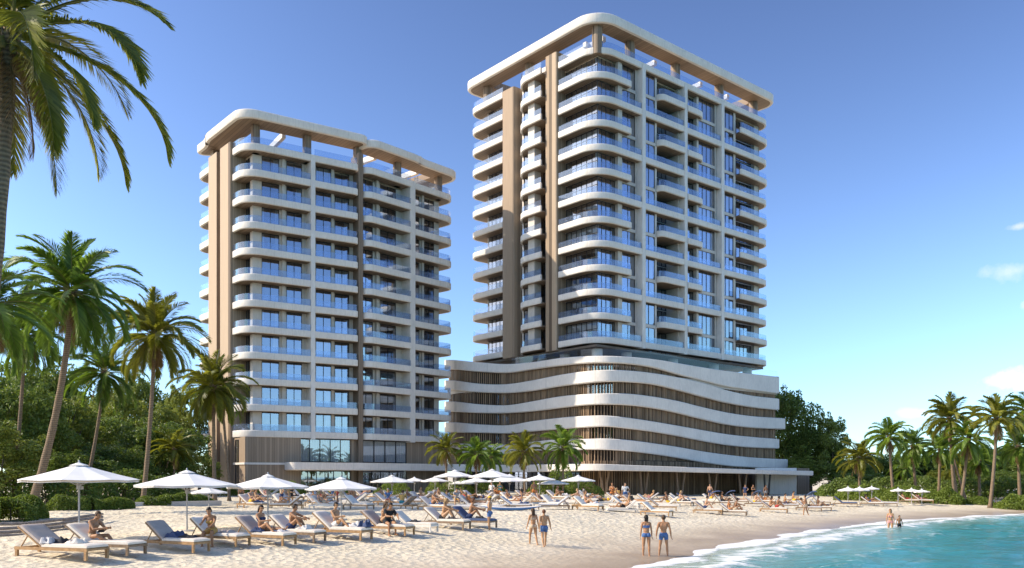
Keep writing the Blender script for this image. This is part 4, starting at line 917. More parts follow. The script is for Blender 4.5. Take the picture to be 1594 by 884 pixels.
def tree_meshes(H, Rr, nclump, nleaf, size, seed, mat, low=.3):
    r = random.Random(seed); cr, tr = MB(), MB(); tops = []
    tr.tube([(0, 0, -.3), (.1, .05, H * .2), (0, .1, H * .42)], [.035 * H, .027 * H, .02 * H], 9)
    for i in range(nclump):
        a = i * 2.4 + r.uniform(-.5, .5); t = (i + .5) / nclump; z = H * (low + (1 - low - .10) * t); k = math.sin(math.pi * min(1, .18 + (t * .9) ** 1.1 * .80)) ** .7
        rho = Rr * k * (.35 + .62 * r.random() ** .6); c = Vector((math.cos(a) * rho, math.sin(a) * rho, z + r.uniform(-.04, .04) * H)); tops.append(c)
        q = Rr * r.uniform(.24, .42); blob_leaves(cr, c, (q, q, q * .72), int(nleaf * q / (Rr * .33)), size, r)
        if i % 2 == 0: tr.tube([(0, .05, H * (.18 + .2 * t)), c * .55 + Vector((0, 0, H * .1)), c], [.012 * H, .007 * H, .002 * H], 6)
    for i in range(nclump):   # loose sprays on the outline
        c = tops[r.randrange(len(tops))]; d = Vector((c.x, c.y, (c.z - H * .55))).normalized(); e = c + d * Rr * r.uniform(.25, .42); blob_leaves(cr, e, (Rr * .12,) * 3, int(nleaf * .12), size, r)
    return cr.mesh('crown', M[mat], fix=False), tr.mesh('trunk', M['treebark'], smooth=True)
TM = [tree_meshes(14, 5.2, 34, 420, .21, 1, 'leaf'), tree_meshes(14, 4.6, 30, 420, .20, 2, 'leaf_warm'), tree_meshes(14, 6.0, 38, 420, .22, 3, 'leaf'), tree_meshes(14, 3.6, 26, 330, .19, 4, 'leaf_warm', .45)]
def tree(label, px, Y, top, m, width, rot, group):
    z = zof(top, Y); b = at(px, Y); g = gz(b.x, b.y); s = (z - g) / 14.2; o = thing('broadleaf_tree', label, 'tree', (b.x, b.y, g), rot, group)
    c = link('crown', TM[m][0], o); t_ = link('trunk', TM[m][1], o); k = width / F * Y / (2 * (5.2, 4.6, 6.0, 3.6)[m]); 
    for q in (c, t_): q.scale = (k, k, s)
    return o
GT = 'broadleaf trees beside the lower tower'
LT = [(-40, 84, 545, 0, 150, .1, 'dark tree under the cut palm'), (28, 78, 590, 2, 150, .7, 'wide dark tree behind the huge leaning palm'), (92, 88, 612, 1, 120, 1.9, 'warmer green tree right behind the leaning trunk'), (60, 112, 560, 2, 150, 3.0, 'tall back tree showing above the wide dark tree'),
      (150, 96, 640, 0, 120, 2.5, 'round tree behind the thin sparse palm'), (196, 104, 610, 1, 110, 4.0, 'bright tree filling the gap between thin and straight palm'), (245, 92, 655, 2, 130, 5.0, 'broad low tree behind the straight slender palm'), (222, 128, 580, 0, 100, 1.2, 'hazy tall tree above the broad low tree'),
      (292, 120, 590, 3, 66, 2.2, 'airy thin tree with sky through it next to the lower tower'), (268, 112, 632, 1, 80, 3.4, 'dense tree below the airy thin tree'), (130, 124, 600, 0, 120, 5.5, 'dark back tree between the two leaning trunks'), (310, 100, 706, 1, 60, .5, 'shrubby tree against the timber fins'),
      (0, 66, 660, 1, 130, 4.4, 'low bushy tree at the picture edge behind the near hedge'), (-110, 70, 560, 2, 190, 2, 'tree past the picture edge'), (180, 84, 690, 2, 110, .9, 'low dark tree over the first parasol'), (110, 76, 700, 0, 110, 3.8, 'low leafy tree at the foot of the leaning trunk')]
for px, Y, top, m, wd, rot, lab in LT[:13] + LT[14:]: tree(lab, px, Y, top, m, wd, rot, GT)
GF = 'trees beyond the far beach'
for px, Y, top, m, wd, rot, lab in ((1228, 152, 600, 0, 92, .3, 'tallest dark tree rising beside the podium end'), (1262, 150, 668, 2, 80, 1.3, 'dark middle tree stepping down from the tallest one'), (1296, 146, 645, 1, 52, 2.2, 'narrow warm green tree second from the podium'), (1245, 140, 712, 1, 90, 4.1, 'low tree at the foot of the tallest tree'),
      (1322, 138, 712, 0, 70, 3.3, 'low tree behind the shortest palm'), (1368, 150, 706, 2, 90, 5.1, 'rounded tree behind the airy palm'), (1412, 146, 712, 1, 80, .4, 'light green tree between the far palm trunks'), (1452, 140, 704, 0, 90, 2.6, 'dark tree behind the tallest pair of palms'),
      (1502, 138, 700, 2, 100, 4.6, 'broad dark tree in the middle of the far wood'), (1552, 134, 694, 1, 90, 1.1, 'warm tree behind the tallest far palm'), (1592, 130, 690, 0, 100, 3.9, 'dark tree at the picture edge of the far wood'), (1650, 128, 680, 2, 110, 2.9, 'tree of the far wood past the picture edge'),
      (1340, 128, 735, 2, 80, .2, 'bushy low tree before the rounded tree'), (1480, 122, 733, 1, 90, 1.9, 'low bushy tree deep between the far trunks'), (1560, 116, 732, 2, 100, 3.0, 'low dark bushy tree by the last hedge')):
    tree(lab, px, Y, top, m, wd, rot, GF)
# hedges and shrubs
def hedge(label, pts, width, height, n, size, cat='hedge', name='hedge', group=None, mat='hedge'):
    """pts: plan line; leaves fill a rounded, uneven bank along it"""
    r = random.Random(int(pts[0][0] * 7 + n)); P = [Vector((p[0], p[1])) for p in pts]; c = sum(P, Vector((0, 0))) / len(P); g = gz(c.x, c.y)
    o = thing(name, label, cat, (c.x, c.y, g), 0, group); mb, st = MB(), MB(); seg = [(P[i + 1] - P[i]).length for i in range(len(P) - 1)]; T = sum(seg); ls, ns = [], []
    ph = [r.uniform(0, 6) for _ in range(6)]
    for _ in range(n):
        q = r.random() * T; i = 0
        while i < len(seg) - 1 and q > seg[i]: q -= seg[i]; i += 1
        p = P[i].lerp(P[i + 1], min(1, q / seg[i])); d = (P[i + 1] - P[i]).normalized(); s = sum(seg[:i]) + q
        hh = height * (.86 + .13 * math.sin(s * 1.3 + ph[0]) + .09 * math.sin(s * 3.7 + ph[1])); ww = width * (.9 + .14 * math.sin(s * 1.7 + ph[2]))
        en = min(1, (min(s, T - s) + .15) / (width * .5)) ** .5
        a = r.uniform(-.25, math.pi + .25); k = 1 - .35 * r.random() ** 2.2; x, z = math.cos(a) * ww / 2 * k * en, max(.02, (abs(math.sin(a)) ** .65) * hh * k * en)
        ls.append((p.x - d.y * x - c.x, p.y + d.x * x - c.y, z + gz(p.x, p.y) - g)); ns.append((-d.y * math.cos(a), d.x * math.cos(a), math.sin(a)))
    leaf_quads(mb, ls, ns, size, r, .45); mb.build('foliage', M[mat], o, fix=False)
    for k in range(max(3, int(T / .5))):
        q = r.random() * T; i = 0
        while i < len(seg) - 1 and q > seg[i]: q -= seg[i]; i += 1
        p = P[i].lerp(P[i + 1], q / seg[i]) - c; z = gz(p.x + c.x, p.y + c.y) - g; st.tube([(p.x, p.y, z - .1), (p.x + r.uniform(-.2, .2), p.y + r.uniform(-.2, .2), z + height * .75)], [.04, .015], 5)
    st.build('stems', M['treebark'], o); return o
def gxy(px, py): q = ground(px, py); return (q.x, q.y)
GH = 'clipped hedges behind the beach'
hedge('bushy bright hedge at the picture edge before the log border', [gxy(-60, 812), gxy(0, 812), gxy(62, 806)], 2.6, 1.35, 20000, .06, group=GH)
hedge('long low clipped hedge between the first parasol pole and the leaning trunk', [gxy(70, 795), gxy(140, 794), gxy(206, 791)], 1.6, .95, 15000, .065, group=GH)
hedge('low hedge behind the second parasol pole', [gxy(212, 788), gxy(262, 787), gxy(330, 785)], 1.6, .9, 11000, .075, group=GH)
hedge('wild undergrowth bank in the shade under the trees', [(at(-40, 66)).xy[:], at(60, 68).xy[:], at(170, 72).xy[:], at(280, 80).xy[:]], 5.0, 2.7, 16000, .13, 'undergrowth', 'undergrowth', GH, 'leaf')
GS = 'green shrubs before the lobby glass'
for i, (px, Y, wd, h, lab) in enumerate(((348, 96, 3, 1.6, 'shrub at the foot of the timber fins'), (400, 92, 3.5, 1.5, 'shrub behind the third parasol'), (455, 94, 3, 1.8, 'shrub behind the seated crowd at the lower tower corner'), (520, 93, 3.2, 1.6, 'shrub behind the fourth parasol'), (612, 96, 4.2, 1.7, 'shrub under the canopy edge of the lower tower'),
     (700, 98, 5.5, 2.0, 'big rounded shrub below the small palm nearest the lower tower'), (757, 99, 4.5, 1.9, 'shrub between the first two small palms'), (850, 96, 4.5, 1.8, 'shrub under the slanted small palm'), (905, 97, 5.0, 2.0, 'dark shrub below the largest small palm'), (872, 101, 3.5, 4.2, 'tall climbing shrub on the podium corner'))):
    b = at(px, Y); hedge(lab, [(b.x - wd / 2, b.y), (b.x, b.y - .3), (b.x + wd / 2, b.y)], 2.6, h, 2400, .10, 'shrub', 'shrub', GS)
GHF = 'hedges along the far beach'
hedge('long clipped hedge behind the far parasols', [at(1300, 98).xy[:], at(1360, 95).xy[:], at(1440, 91).xy[:], at(1500, 88).xy[:]], 3.0, 1.7, 16000, .11, group=GHF)
hedge('separate rounded hedge at the picture edge of the far beach', [at(1548, 84).xy[:], at(1600, 82).xy[:], at(1650, 80).xy[:]], 3.0, 1.5, 8000, .10, group=GHF)
hedge('low hedge strip between the far hedges', [at(1500, 90).xy[:], at(1548, 88).xy[:]], 2.0, .8, 2400, .10, group=GHF)
hedge('shadowed undergrowth under the far wood', [at(1270, 118).xy[:], at(1380, 112).xy[:], at(1480, 106).xy[:], at(1640, 98).xy[:]], 6.0, 2.6, 15000, .17, 'undergrowth', 'undergrowth', GHF, 'leaf')
# low border of stacked driftwood logs and a pale kerb
o = thing('log_border', 'low border of stacked grey driftwood logs under the near hedge', 'log border', ground(70, 826)); bz = Vector(o.location); r_ = random.Random(3)
for row in range(4):
    q = [ground(-50, 837 - row), ground(40, 833 - row), ground(96, 826 - row), ground(158, 815 - row)]
    for a, b in zip(q[:-1], q[1:]):
        mb = MB(); z = Vector((r_.uniform(-.04, .04), r_.uniform(-.03, .05), .02 + row * .115)); mb.tube([a - bz + z, (a + b) / 2 - bz + z + Vector((0, r_.uniform(-.03, .03), r_.uniform(-.02, .02))), b - bz + z], [.055 + r_.random() * .02, .065, .05 + r_.random() * .02], 8); mb.build('log', M['log'], o, smooth=40)
a, b = ground(205, 789), ground(345, 787); mb = MB(); mb.bar((a.x, a.y), (b.x, b.y), 0, .35, a.z - .2, a.z + .32)
tag(mb.build('kerb_wall', M['concrete'], None, (0, 0, 0)), 'low pale concrete edging behind the second parasol', 'low wall')
# ------------------------------------------------------------------ people
def skinmat(name, col):
    t = NT(name); n = t.noise(5, t.coord(), 3); t.con(t.ramp(n, [(.3, tuple(c * .85 for c in col)), (.7, col)]), t.p.inputs['Base Color']); t.val('Roughness', .5); t.val('Specular IOR Level', .35)
    t.val('Subsurface Weight', .06); t.val('Subsurface Radius', (.02, .01, .006)); return t.m
SK = [skinmat('skin_tan', (.42, .215, .11)), skinmat('skin_fair', (.55, .32, .20)), skinmat('skin_brown', (.30, .155, .085)), skinmat('skin_golden', (.48, .265, .135))]
CL = {k: plain('cloth_' + k, c, .85, .15, 9) for k, c in dict(blue=(.07, .14, .31), navy=(.03, .045, .11), black=(.022, .022, .025), white=(.68, .66, .63), red=(.40, .06, .05), mustard=(.55, .33, .10), teal=(.05, .24, .27), beige=(.52, .40, .28), yellow=(.75, .46, .04), grey=(.30, .30, .31), orange=(.55, .20, .06), pink=(.55, .26, .24)).items()}
HAIR = {k: plain('hair_' + k, c, .6, .3, 20) for k, c in dict(dark=(.022, .015, .011), brown=(.075, .042, .022), blond=(.33, .21, .09), grey=(.30, .28, .26), auburn=(.13, .05, .022)).items()}
EYE, LIP = plain('eye_dark', (.02, .015, .012), .2), plain('lips', (.36, .13, .10), .5)
def dv(pitch, side=0.0): p, s = R(pitch), R(side); return Vector((math.sin(s), math.sin(p) * math.cos(s), -math.cos(p) * math.cos(s)))
def body(pose, sex, heavy=0.0):
    """one continuous figure; +y is forward, x to the side. Returns mesh, joints"""
    m = MB(); fem = sex == 'f'; J = {}
    lean = R(pose.get('lean', 0)); T = Vector((0, math.sin(lean), math.cos(lean))); Fw = Vector((0, math.cos(lean), -math.sin(lean))); S = Vector((1, 0, 0))
    hip = Vector(pose['hip']); J.update(hip=hip, T=T, Fw=Fw)
    at_ = lambda s, f, u: hip + S * s + Fw * f + T * u
    hw = .165 if fem else .158; sh = .165 if fem else .195
    E = lambda c, a, b, d: m.ell(c, [S * a, Fw * b, T * d], 18, 12)
    E(at_(0, 0, .0), hw, .112, .125); E(at_(0, .0, .16), .125 + heavy * .05, .095 + heavy * .06, .15); E(at_(0, .0, .33), .15 if fem else .168, .105, .17)
    if heavy: E(at_(0, .07, .12), .15, .12, .14)
    for s in (-1, 1):
        E(at_(s * .075, -.055, -.03), .088, .085, .09)
        if fem: E(at_(s * .072, .085, .335), .058, .06, .058)
        else: E(at_(s * .075, .065, .36), .075, .045, .06)
        E(at_(s * .07, -.05, .38), .075, .05, .10)
    m.capsule(at_(-sh + .03, -.01, .465), at_(sh - .03, -.01, .465), .062, .062)
    m.capsule(at_(-.06, -.01, .49), at_(0, .0, .54), .05, .05); m.capsule(at_(.06, -.01, .49), at_(0, .0, .54), .05, .05)
    hl = R(pose.get('head', 0)); HT = Vector((0, math.sin(hl), math.cos(hl))); yaw = R(pose.get('yaw', 0)); HF0 = Vector((0, math.cos(hl), -math.sin(hl)))
    HS = S * math.cos(yaw) - HF0 * math.sin(yaw); HF = HF0 * math.cos(yaw) + S * math.sin(yaw)
    nb = at_(0, 0, .49); hc = nb + T * .05 + HT * .155 + HF * .02; J.update(head=hc, HT=HT, HF=HF, HS=HS)
    m.capsule(nb, hc - HT * .05 - HF * .01, .054 if fem else .06, .05)
    h = lambda s, f, u: hc + HS * s + HF * f + HT * u
    H = lambda c, a, b, d: m.ell(c, [HS * a, HF * b, HT * d], 16, 12)
    H(h(0, -.012, .025), .076, .094, .092); H(h(0, .022, -.045), .06, .068, .072); H(h(0, .062, -.088), .032, .026, .024)
    H(h(0, .094, -.022), .014, .022, .026); H(h(0, .082, .022), .05, .014, .012); H(h(0, .082, -.058), .027, .014, .011)
    for s in (-1, 1): H(h(s * .078, -.012, -.012), .011, .022, .032)
    J['limbs'] = []
    for s, side in ((-1, 'L'), (1, 'R')):
        p = at_(s * sh, -.01, .455); ua, fa_ = [pose['arm' + side][i] for i in (0, 1)]
        d1, d2 = dv(ua[0], s * ua[1]), dv(fa_[0], s * fa_[1]); el = p + d1 * .285; wr = el + d2 * .245; k = .88 if fem else 1.0
        m.capsule(p, p.lerp(el, .5), .056 * k, .048 * k); m.capsule(p.lerp(el, .4), el, .048 * k, .038 * k); m.capsule(el, el.lerp(wr, .45), .040 * k, .040 * k); m.capsule(el.lerp(wr, .4), wr, .040 * k, .026 * k)
        J['limbs'].append(('arm', p, el)); J['limbs'].append(('arm', el, wr))
        # hand: palm, four unequal bent fingers, thumb off the side
        ax = d2; ln = ax.cross(S * s); ln = ln.normalized() if ln.length > .1 else Vector((0, 1, 0)); pn = ax.cross(ln).normalized() * s
        m.ell(wr + ax * .05, [ax * .058, ln * .040, pn * .016], 12, 9)
        for q, (o, L) in enumerate(((.030, .070), (.010, .082), (-.011, .076), (-.031, .058))):
            a = wr + ax * .088 + ln * o; c = R(18 + 5 * q); d_ = ax * math.cos(c) + pn * -s * math.sin(c) * s; b = a + d_ * L * .5; d3 = ax * math.cos(c * 2.2) - pn * math.sin(c * 2.2)
            m.capsule(a - ax * .02, b, .0095, .009, 8); m.capsule(b, b + d3 * L * .5, .009, .0085, 8)
        a = wr + ax * .03 + ln * .035; b = a + (ax * .6 + ln * .7 - pn * .2).normalized() * .036; m.capsule(a - ln * .01, b, .012, .010, 8); m.capsule(b, b + (ax * .9 + ln * .2 - pn * .3).normalized() * .032, .010, .009, 8)
        p = hip + S * (s * .092) - T * .03; th, shn = pose['leg' + side]
        d1, d2 = dv(th[0], s * th[1]), dv(shn[0], s * shn[1]); kn = p + d1 * .43; an = kn + d2 * .41; k = 1.05 if fem else 1.0
        m.capsule(p, p.lerp(kn, .55), .088 * k, .070 * k); m.capsule(p.lerp(kn, .5), kn, .072 * k, .054); m.capsule(kn, kn.lerp(an, .3), .052, .054); m.capsule(kn.lerp(an, .25), an, .054, .034)
        bk = d2.cross(S).normalized(); bk = bk if bk.dot(Fw) < 0 else -bk; m.ell(kn.lerp(an, .30) + bk * .018, [S * .048, bk * .045, d2 * .11], 12, 9)
        J['limbs'].append(('leg' + side, p, kn)); J['limbs'].append(('shin', kn, an))
        ft = R(pose.get('foot' + side, th[0] * 0)); f = Vector((s * .12, math.cos(ft), math.sin(ft))).normalized(); u = Vector((0, -math.sin(ft), math.cos(ft)))
        m.capsule(an - f * .045 - u * .035, an + f * .10 - u * .045, .034, .028); m.ell(an + f * .135 - u * .05, [f * .05, S * .044, u * .018], 12, 8); m.capsule(an, an - u * .03 - f * .02, .036, .038)
        for q in range(5): o = s * (-.030 + q * .0155); c = an + f * (.178 - abs(q - .6) * .008) - u * .053 + S * o; m.ell(c, [f * .018, S * .0085, u * .009], 8, 6)
    me = m.mesh('tmp', SK[0]); o = link('tmp', me); md = o.modifiers.new('r', 'REMESH'); md.mode = 'VOXEL'; md.voxel_size = .0085; md.use_smooth_shade = True
    sm = o.modifiers.new('s', 'SMOOTH'); sm.factor = .5; sm.iterations = 2
    dg = bpy.context.evaluated_depsgraph_get(); out = bpy.data.meshes.new_from_object(o.evaluated_get(dg)); bpy.data.objects.remove(o); bpy.data.meshes.remove(me)
    out.name = 'person'; out.materials.clear()
    for q in (SK[0], EYE, LIP): out.materials.append(q)
    n = len(out.polygons); C = np.zeros(n * 3, 'f'); out.polygons.foreach_get('center', C); C = C.reshape(-1, 3); mi = np.zeros(n, 'i')
    for s in (-1, 1): e = np.array(h(s * .031, .078, .002)); mi[np.linalg.norm((C - e) * (1, 1, 1.25), axis=1) < .017] = 1
    mi[np.linalg.norm(C - np.array(h(0, .096, -.058)), axis=1) < .020] = 2
    out.polygons.foreach_set('material_index', mi); out.shade_smooth(); J['C'] = C; J['h'] = h; return out, J
def segd(C, a, b):
    a, b = np.array(a), np.array(b); d = b - a; t = np.clip(((C - a) @ d) / (d @ d), 0, 1); return np.linalg.norm(C - a - t[:, None] * d, axis=1), t
def shell(me, mask, off, name, mat, extra=None):
    """garment or hair that follows the body surface"""
    mb = MB(); idx = {}; V = me.vertices
    for i in np.nonzero(mask)[0]:
        f = []
        for v in me.polygons[i].vertices:
            if v not in idx: idx[v] = len(mb.v); q = V[v].co + V[v].normal * off; mb.v.append(tuple(q))
            f.append(idx[v])
        mb.f.append(tuple(f)); mb.m.append(0)
    if extra: extra(mb)
    return mb.mesh(name, mat, True, fix=False)
class Figure:
    """a posed person with hair and clothing; copies share meshes"""
    def __init__(s, pose, sex, wear='trunks', hair='short', heavy=0.0):
        me, J = body(pose, sex, heavy); s.me = me; C = J['C']; hip, T = np.array(J['hip']), np.array(J['T']); al = (C - hip) @ T; rad = np.linalg.norm(C - hip - al[:, None] * T, axis=1)
        arm = np.full(len(C), 9.0); leg = np.full(len(C), 9.0); lt = np.zeros(len(C)); shin = np.full(len(C), 9.0)
        for k, a, b in J['limbs']:
            d, t = segd(C, a, b)
            if k == 'arm': arm = np.minimum(arm, d)
            elif k == 'shin': shin = np.minimum(shin, d)
            else: lt = np.where(d < leg, t, lt); leg = np.minimum(leg, d)
        noarm = arm > .062; tor = (rad < .24) & noarm & (al > -.16); s.kids = []
        th = (leg < .125) & noarm
        if wear in ('trunks', 'skirt', 'suit', 'bikini', 'top_trunks'):
            if wear in ('trunks', 'top_trunks'): mk = (tor & (al < .075) & (al > -.2)) | (th & (lt < .42) & (al < .12))
            elif wear == 'skirt': mk = (tor & (al < .10)) | (th & (lt < .85) & (al < .16))
            elif wear == 'suit': mk = (tor & (al < .40) & (lt < .12)) | (th & (lt < .08) & (al < .1))
            else: mk = (tor & (al < .05) & (al > -.2) & (lt < .16)) | (th & (lt < .13) & (al < .06))
            s.kids.append(('swimwear' if wear != 'skirt' else 'skirt', shell(me, mk, .011 if wear != 'bikini' else .006, 'swimwear', CL['blue']), 'cloth'))
        if wear in ('bikini', 'skirt'): s.kids.append(('bikini_top', shell(me, tor & (al > .275) & (al < .375) & (rad < .2), .006, 'top', CL['blue']), 'cloth'))
        if wear == 'top_trunks': s.kids.append(('shirt', shell(me, (tor & (al > .06) & (al < .49)) | ((arm < .075) & (rad < .30) & (al > .2)), .012, 'shirt', CL['white']), 'cloth2'))
        hc, HT, HF, HS = [np.array(J[k]) for k in ('head', 'HT', 'HF', 'HS')]; r = C - hc; u, f, sd = r @ HT, r @ HF, r @ HS; inh = np.linalg.norm(r, axis=1) < .155
        hm = inh & ((u > .062) | ((f < .015) & (u > -.02)) | ((f < -.03) & (u > -.075)))
        if hair == 'cap':
            ex = lambda mb: mb.ell(J['h'](0, .10, .058), [J['HS'] * .06, J['HF'] * .065, J['HT'] * .008], 12, 6)
            s.kids.append(('hair', shell(me, hm, .010, 'hair', HAIR['brown']), 'hair')); s.kids.append(('cap', shell(me, inh & (u > .045), .018, 'cap', CL['yellow'], ex), 'cap'))
        elif hair == 'none': s.kids.append(('hair', shell(me, hm, .004, 'hair', HAIR['brown']), 'hair'))
        else:
            def long_(mb):
                h = J['h']; L = .26 if hair == 'long' else .13
                for q in (-.045, 0, .045): mb.capsule(h(q, -.065, -.0), h(q * 1.25, -.075, -L), .042, .026, 10)
            def bun(mb): mb.ell(J['h'](0, -.10, .07), [J['HS'] * .042, J['HF'] * .04, J['HT'] * .042], 12, 8)
            s.kids.append(('hair', shell(me, hm, .013, 'hair', HAIR['brown'], {'long': long_, 'bob': long_, 'bun': bun}.get(hair)), 'hair'))
    def place(s, label, loc, rz, skin=0, cloth='blue', hair='brown', cloth2='white', scale=1.0, group=None, cat='person'):
        o = link('person', s.me, None, loc, rz, scale); tag(o, label, cat, group); o.material_slots[0].link = 'OBJECT'; o.material_slots[0].material = SK[skin]
        for nm, me, kind in s.kids:
            c = link(nm, me, o); c.material_slots[0].link = 'OBJECT'; c.material_slots[0].material = {'cloth': CL[cloth], 'cloth2': CL[cloth2], 'hair': HAIR[hair], 'cap': CL['yellow']}[kind]
        return o
HZ = .90
stand = dict(hip=(0, 0, HZ), lean=2, armL=((4, 9), (10, 5)), armR=((-2, 10), (6, 5)), legL=((3, 3), (-1, 1)), legR=((-2, 3), (-5, 1)))
apart = dict(hip=(0, 0, HZ - .01), lean=-1, yaw=-14, armL=((2, 16), (16, 4)), armR=((-6, 15), (6, 8)), legL=((2, 7), (0, 5)), legR=((-3, 6), (-5, 3)))
stroll = dict(hip=(0, 0, HZ - .02), lean=3, armL=((14, 9), (24, 6)), armR=((-14, 10), (-4, 7)), legL=((16, 2), (4, 0)), legR=((-8, 2), (-22, 0)), footR=-16)
stroll2 = dict(hip=(0, 0, HZ - .02), lean=2, yaw=18, armL=((-10, 8), (0, 5)), armR=((10, 22), (18, 14)), legL=((-9, 2), (-20, 0)), legR=((14, 2), (3, 0)), footL=-14)
crossed = dict(hip=(0, 0, HZ), lean=2, armL=((20, 16), (95, -40)), armR=((20, 16), (100, -40)), legL=((2, 4), (-3, 2)), legR=((0, 5), (-4, 2)))
hips_on = dict(hip=(0, 0, HZ), lean=-2, yaw=-20, armL=((-12, 42), (30, -38)), armR=((4, 9), (12, 4)), legL=((0, 4), (-4, 2)), legR=((10, 7), (-8, 4)))
recl = dict(hip=(0, 0, .10), lean=-50, head=-16, armL=((18, 14), (58, 4)), armR=((22, 14), (60, 2)), legL=((92, 4), (88, 1)), legR=((92, 3), (88, 1)), footL=62, footR=58)
recl2 = dict(hip=(0, 0, .10), lean=-48, head=4, armL=((38, 12), (112, -25)), armR=((34, 14), (105, -25)), legL=((128, 4), (42, 2)), legR=((93, 3), (88, 1)), footL=10, footR=60)
hug = dict(hip=(0, 0, .10), lean=14, head=8, armL=((66, 14), (76, -20)), armR=((66, 14), (76, -20)), legL=((136, 6), (32, 3)), legR=((132, 6), (36, 3)), footL=8, footR=8)
upright = dict(hip=(0, 0, .10), lean=-6, head=12, yaw=25, armL=((-18, 16), (8, 8)), armR=((44, 12), (98, -22)), legL=((93, 8), (88, 3)), legR=((120, 10), (50, 4)), footL=58, footR=12)
perch = dict(hip=(0, 0, .10), lean=22, head=22, armL=((52, 10), (62, -16)), armR=((46, 10), (88, -18)), legL=((86, 6), (-2, 3)), legR=((82, 7), (6, 3)))
read_ = dict(hip=(0, 0, .10), lean=16, head=28, armL=((40, 14), (96, -26)), armR=((40, 14), (96, -26)), legL=((98, 20), (58, -24)), legR=((100, 20), (56, -22)), footL=22, footR=22)
prone = dict(hip=(0, 0, .12), lean=88, head=60, armL=((150, 30), (70, -30)), armR=((150, 30), (70, -30)), legL=((-90, 4), (-92, 2)), legR=((-90, 4), (-92, 2)), footL=-80, footR=-80)
FG = dict(m_walk=Figure(stroll, 'm', 'trunks', 'short'), m_walk2=Figure(stroll2, 'm', 'trunks', 'none', .35), f_walk=Figure(stroll, 'f', 'bikini', 'long'), f_back=Figure(stand, 'f', 'bikini', 'bob'), m_back=Figure(apart, 'm', 'trunks', 'short'),
          m_cap=Figure(hips_on, 'm', 'trunks', 'cap'), f_crossed=Figure(crossed, 'f', 'suit', 'bun'), m_shirt=Figure(hips_on, 'm', 'top_trunks', 'short'),
          m_recl=Figure(recl, 'm', 'trunks', 'short'), f_recl=Figure(recl2, 'f', 'bikini', 'long'), f_recl1=Figure(recl, 'f', 'suit', 'bun'), m_recl2=Figure(recl2, 'm', 'trunks', 'short'), f_hug=Figure(hug, 'f', 'suit', 'long'), m_hug=Figure(hug, 'm', 'trunks', 'short'),
          f_up=Figure(upright, 'f', 'bikini', 'bob'), m_up=Figure(upright, 'm', 'trunks', 'short'), f_perch=Figure(perch, 'f', 'skirt', 'bun'), m_perch=Figure(perch, 'm', 'top_trunks', 'short'), m_read=Figure(read_, 'm', 'trunks', 'none'), f_prone=Figure(prone, 'f', 'bikini', 'long'))
# ------------------------------------------------------------------ loungers, parasols, towels
SEAT = .42
def cushion_mb(x0, z0, x1, z1, w, th, seams=3):
    """thick pad between two edge lines in the x-z plane, softly rounded, with stitched hollows"""
    mb = MB(); n, k = 16, 10; d = Vector((x1 - x0, 0, z1 - z0)); L = d.length; d /= L; nn = Vector((-d.z, 0, d.x)); b = len(mb.v)
    prof = []
    for j in range(k + 1):
        t = j / k; prof.append((t, .5))
    rows = []
    for i in range(n + 1):
        t = i / n; e = min(1, min(t, 1 - t) * n / 1.2 + .35); c = Vector((x0, 0, z0)) + d * (L * t); sm = abs(math.sin(math.pi * seams * t)) ** .35
        row = []
        for j in range(k + 1):
            y = (j / k - .5) * w; ey = min(1, min(j, k - j) / 1.2 + .35); row.append(c + Vector((0, y, 0)) + nn * th * (.25 + .75 * e ** .5 * ey ** .5) * (.90 + .10 * sm))
        rows.append(row)
    for r in rows: mb.v += [tuple(q) for q in r]
    base = len(mb.v)
    for i in range(n + 1):
        for j in range(k + 1): q = Vector((x0, 0, z0)) + d * (L * i / n) + Vector((0, (j / k - .5) * w, 0)); mb.v.append(tuple(q))
    W = k + 1
    for i in range(n):
        for j in range(k): a = i * W + j; mb.f.append((a, a + 1, a + W + 1, a + W)); mb.m.append(0); a += base; mb.f.append((a, a + W, a + W + 1, a + 1)); mb.m.append(0)
    for i in range(n):
        for j in (0, k): a = i * W + j; mb.f.append((a, a + W, a + W + base, a + base)); mb.m.append(0)
    for j in range(k):
        for i in (0, n): a = i * W + j; mb.f.append((a, a + 1, a + 1 + base, a + base)); mb.m.append(0)
    return mb
LG = {}
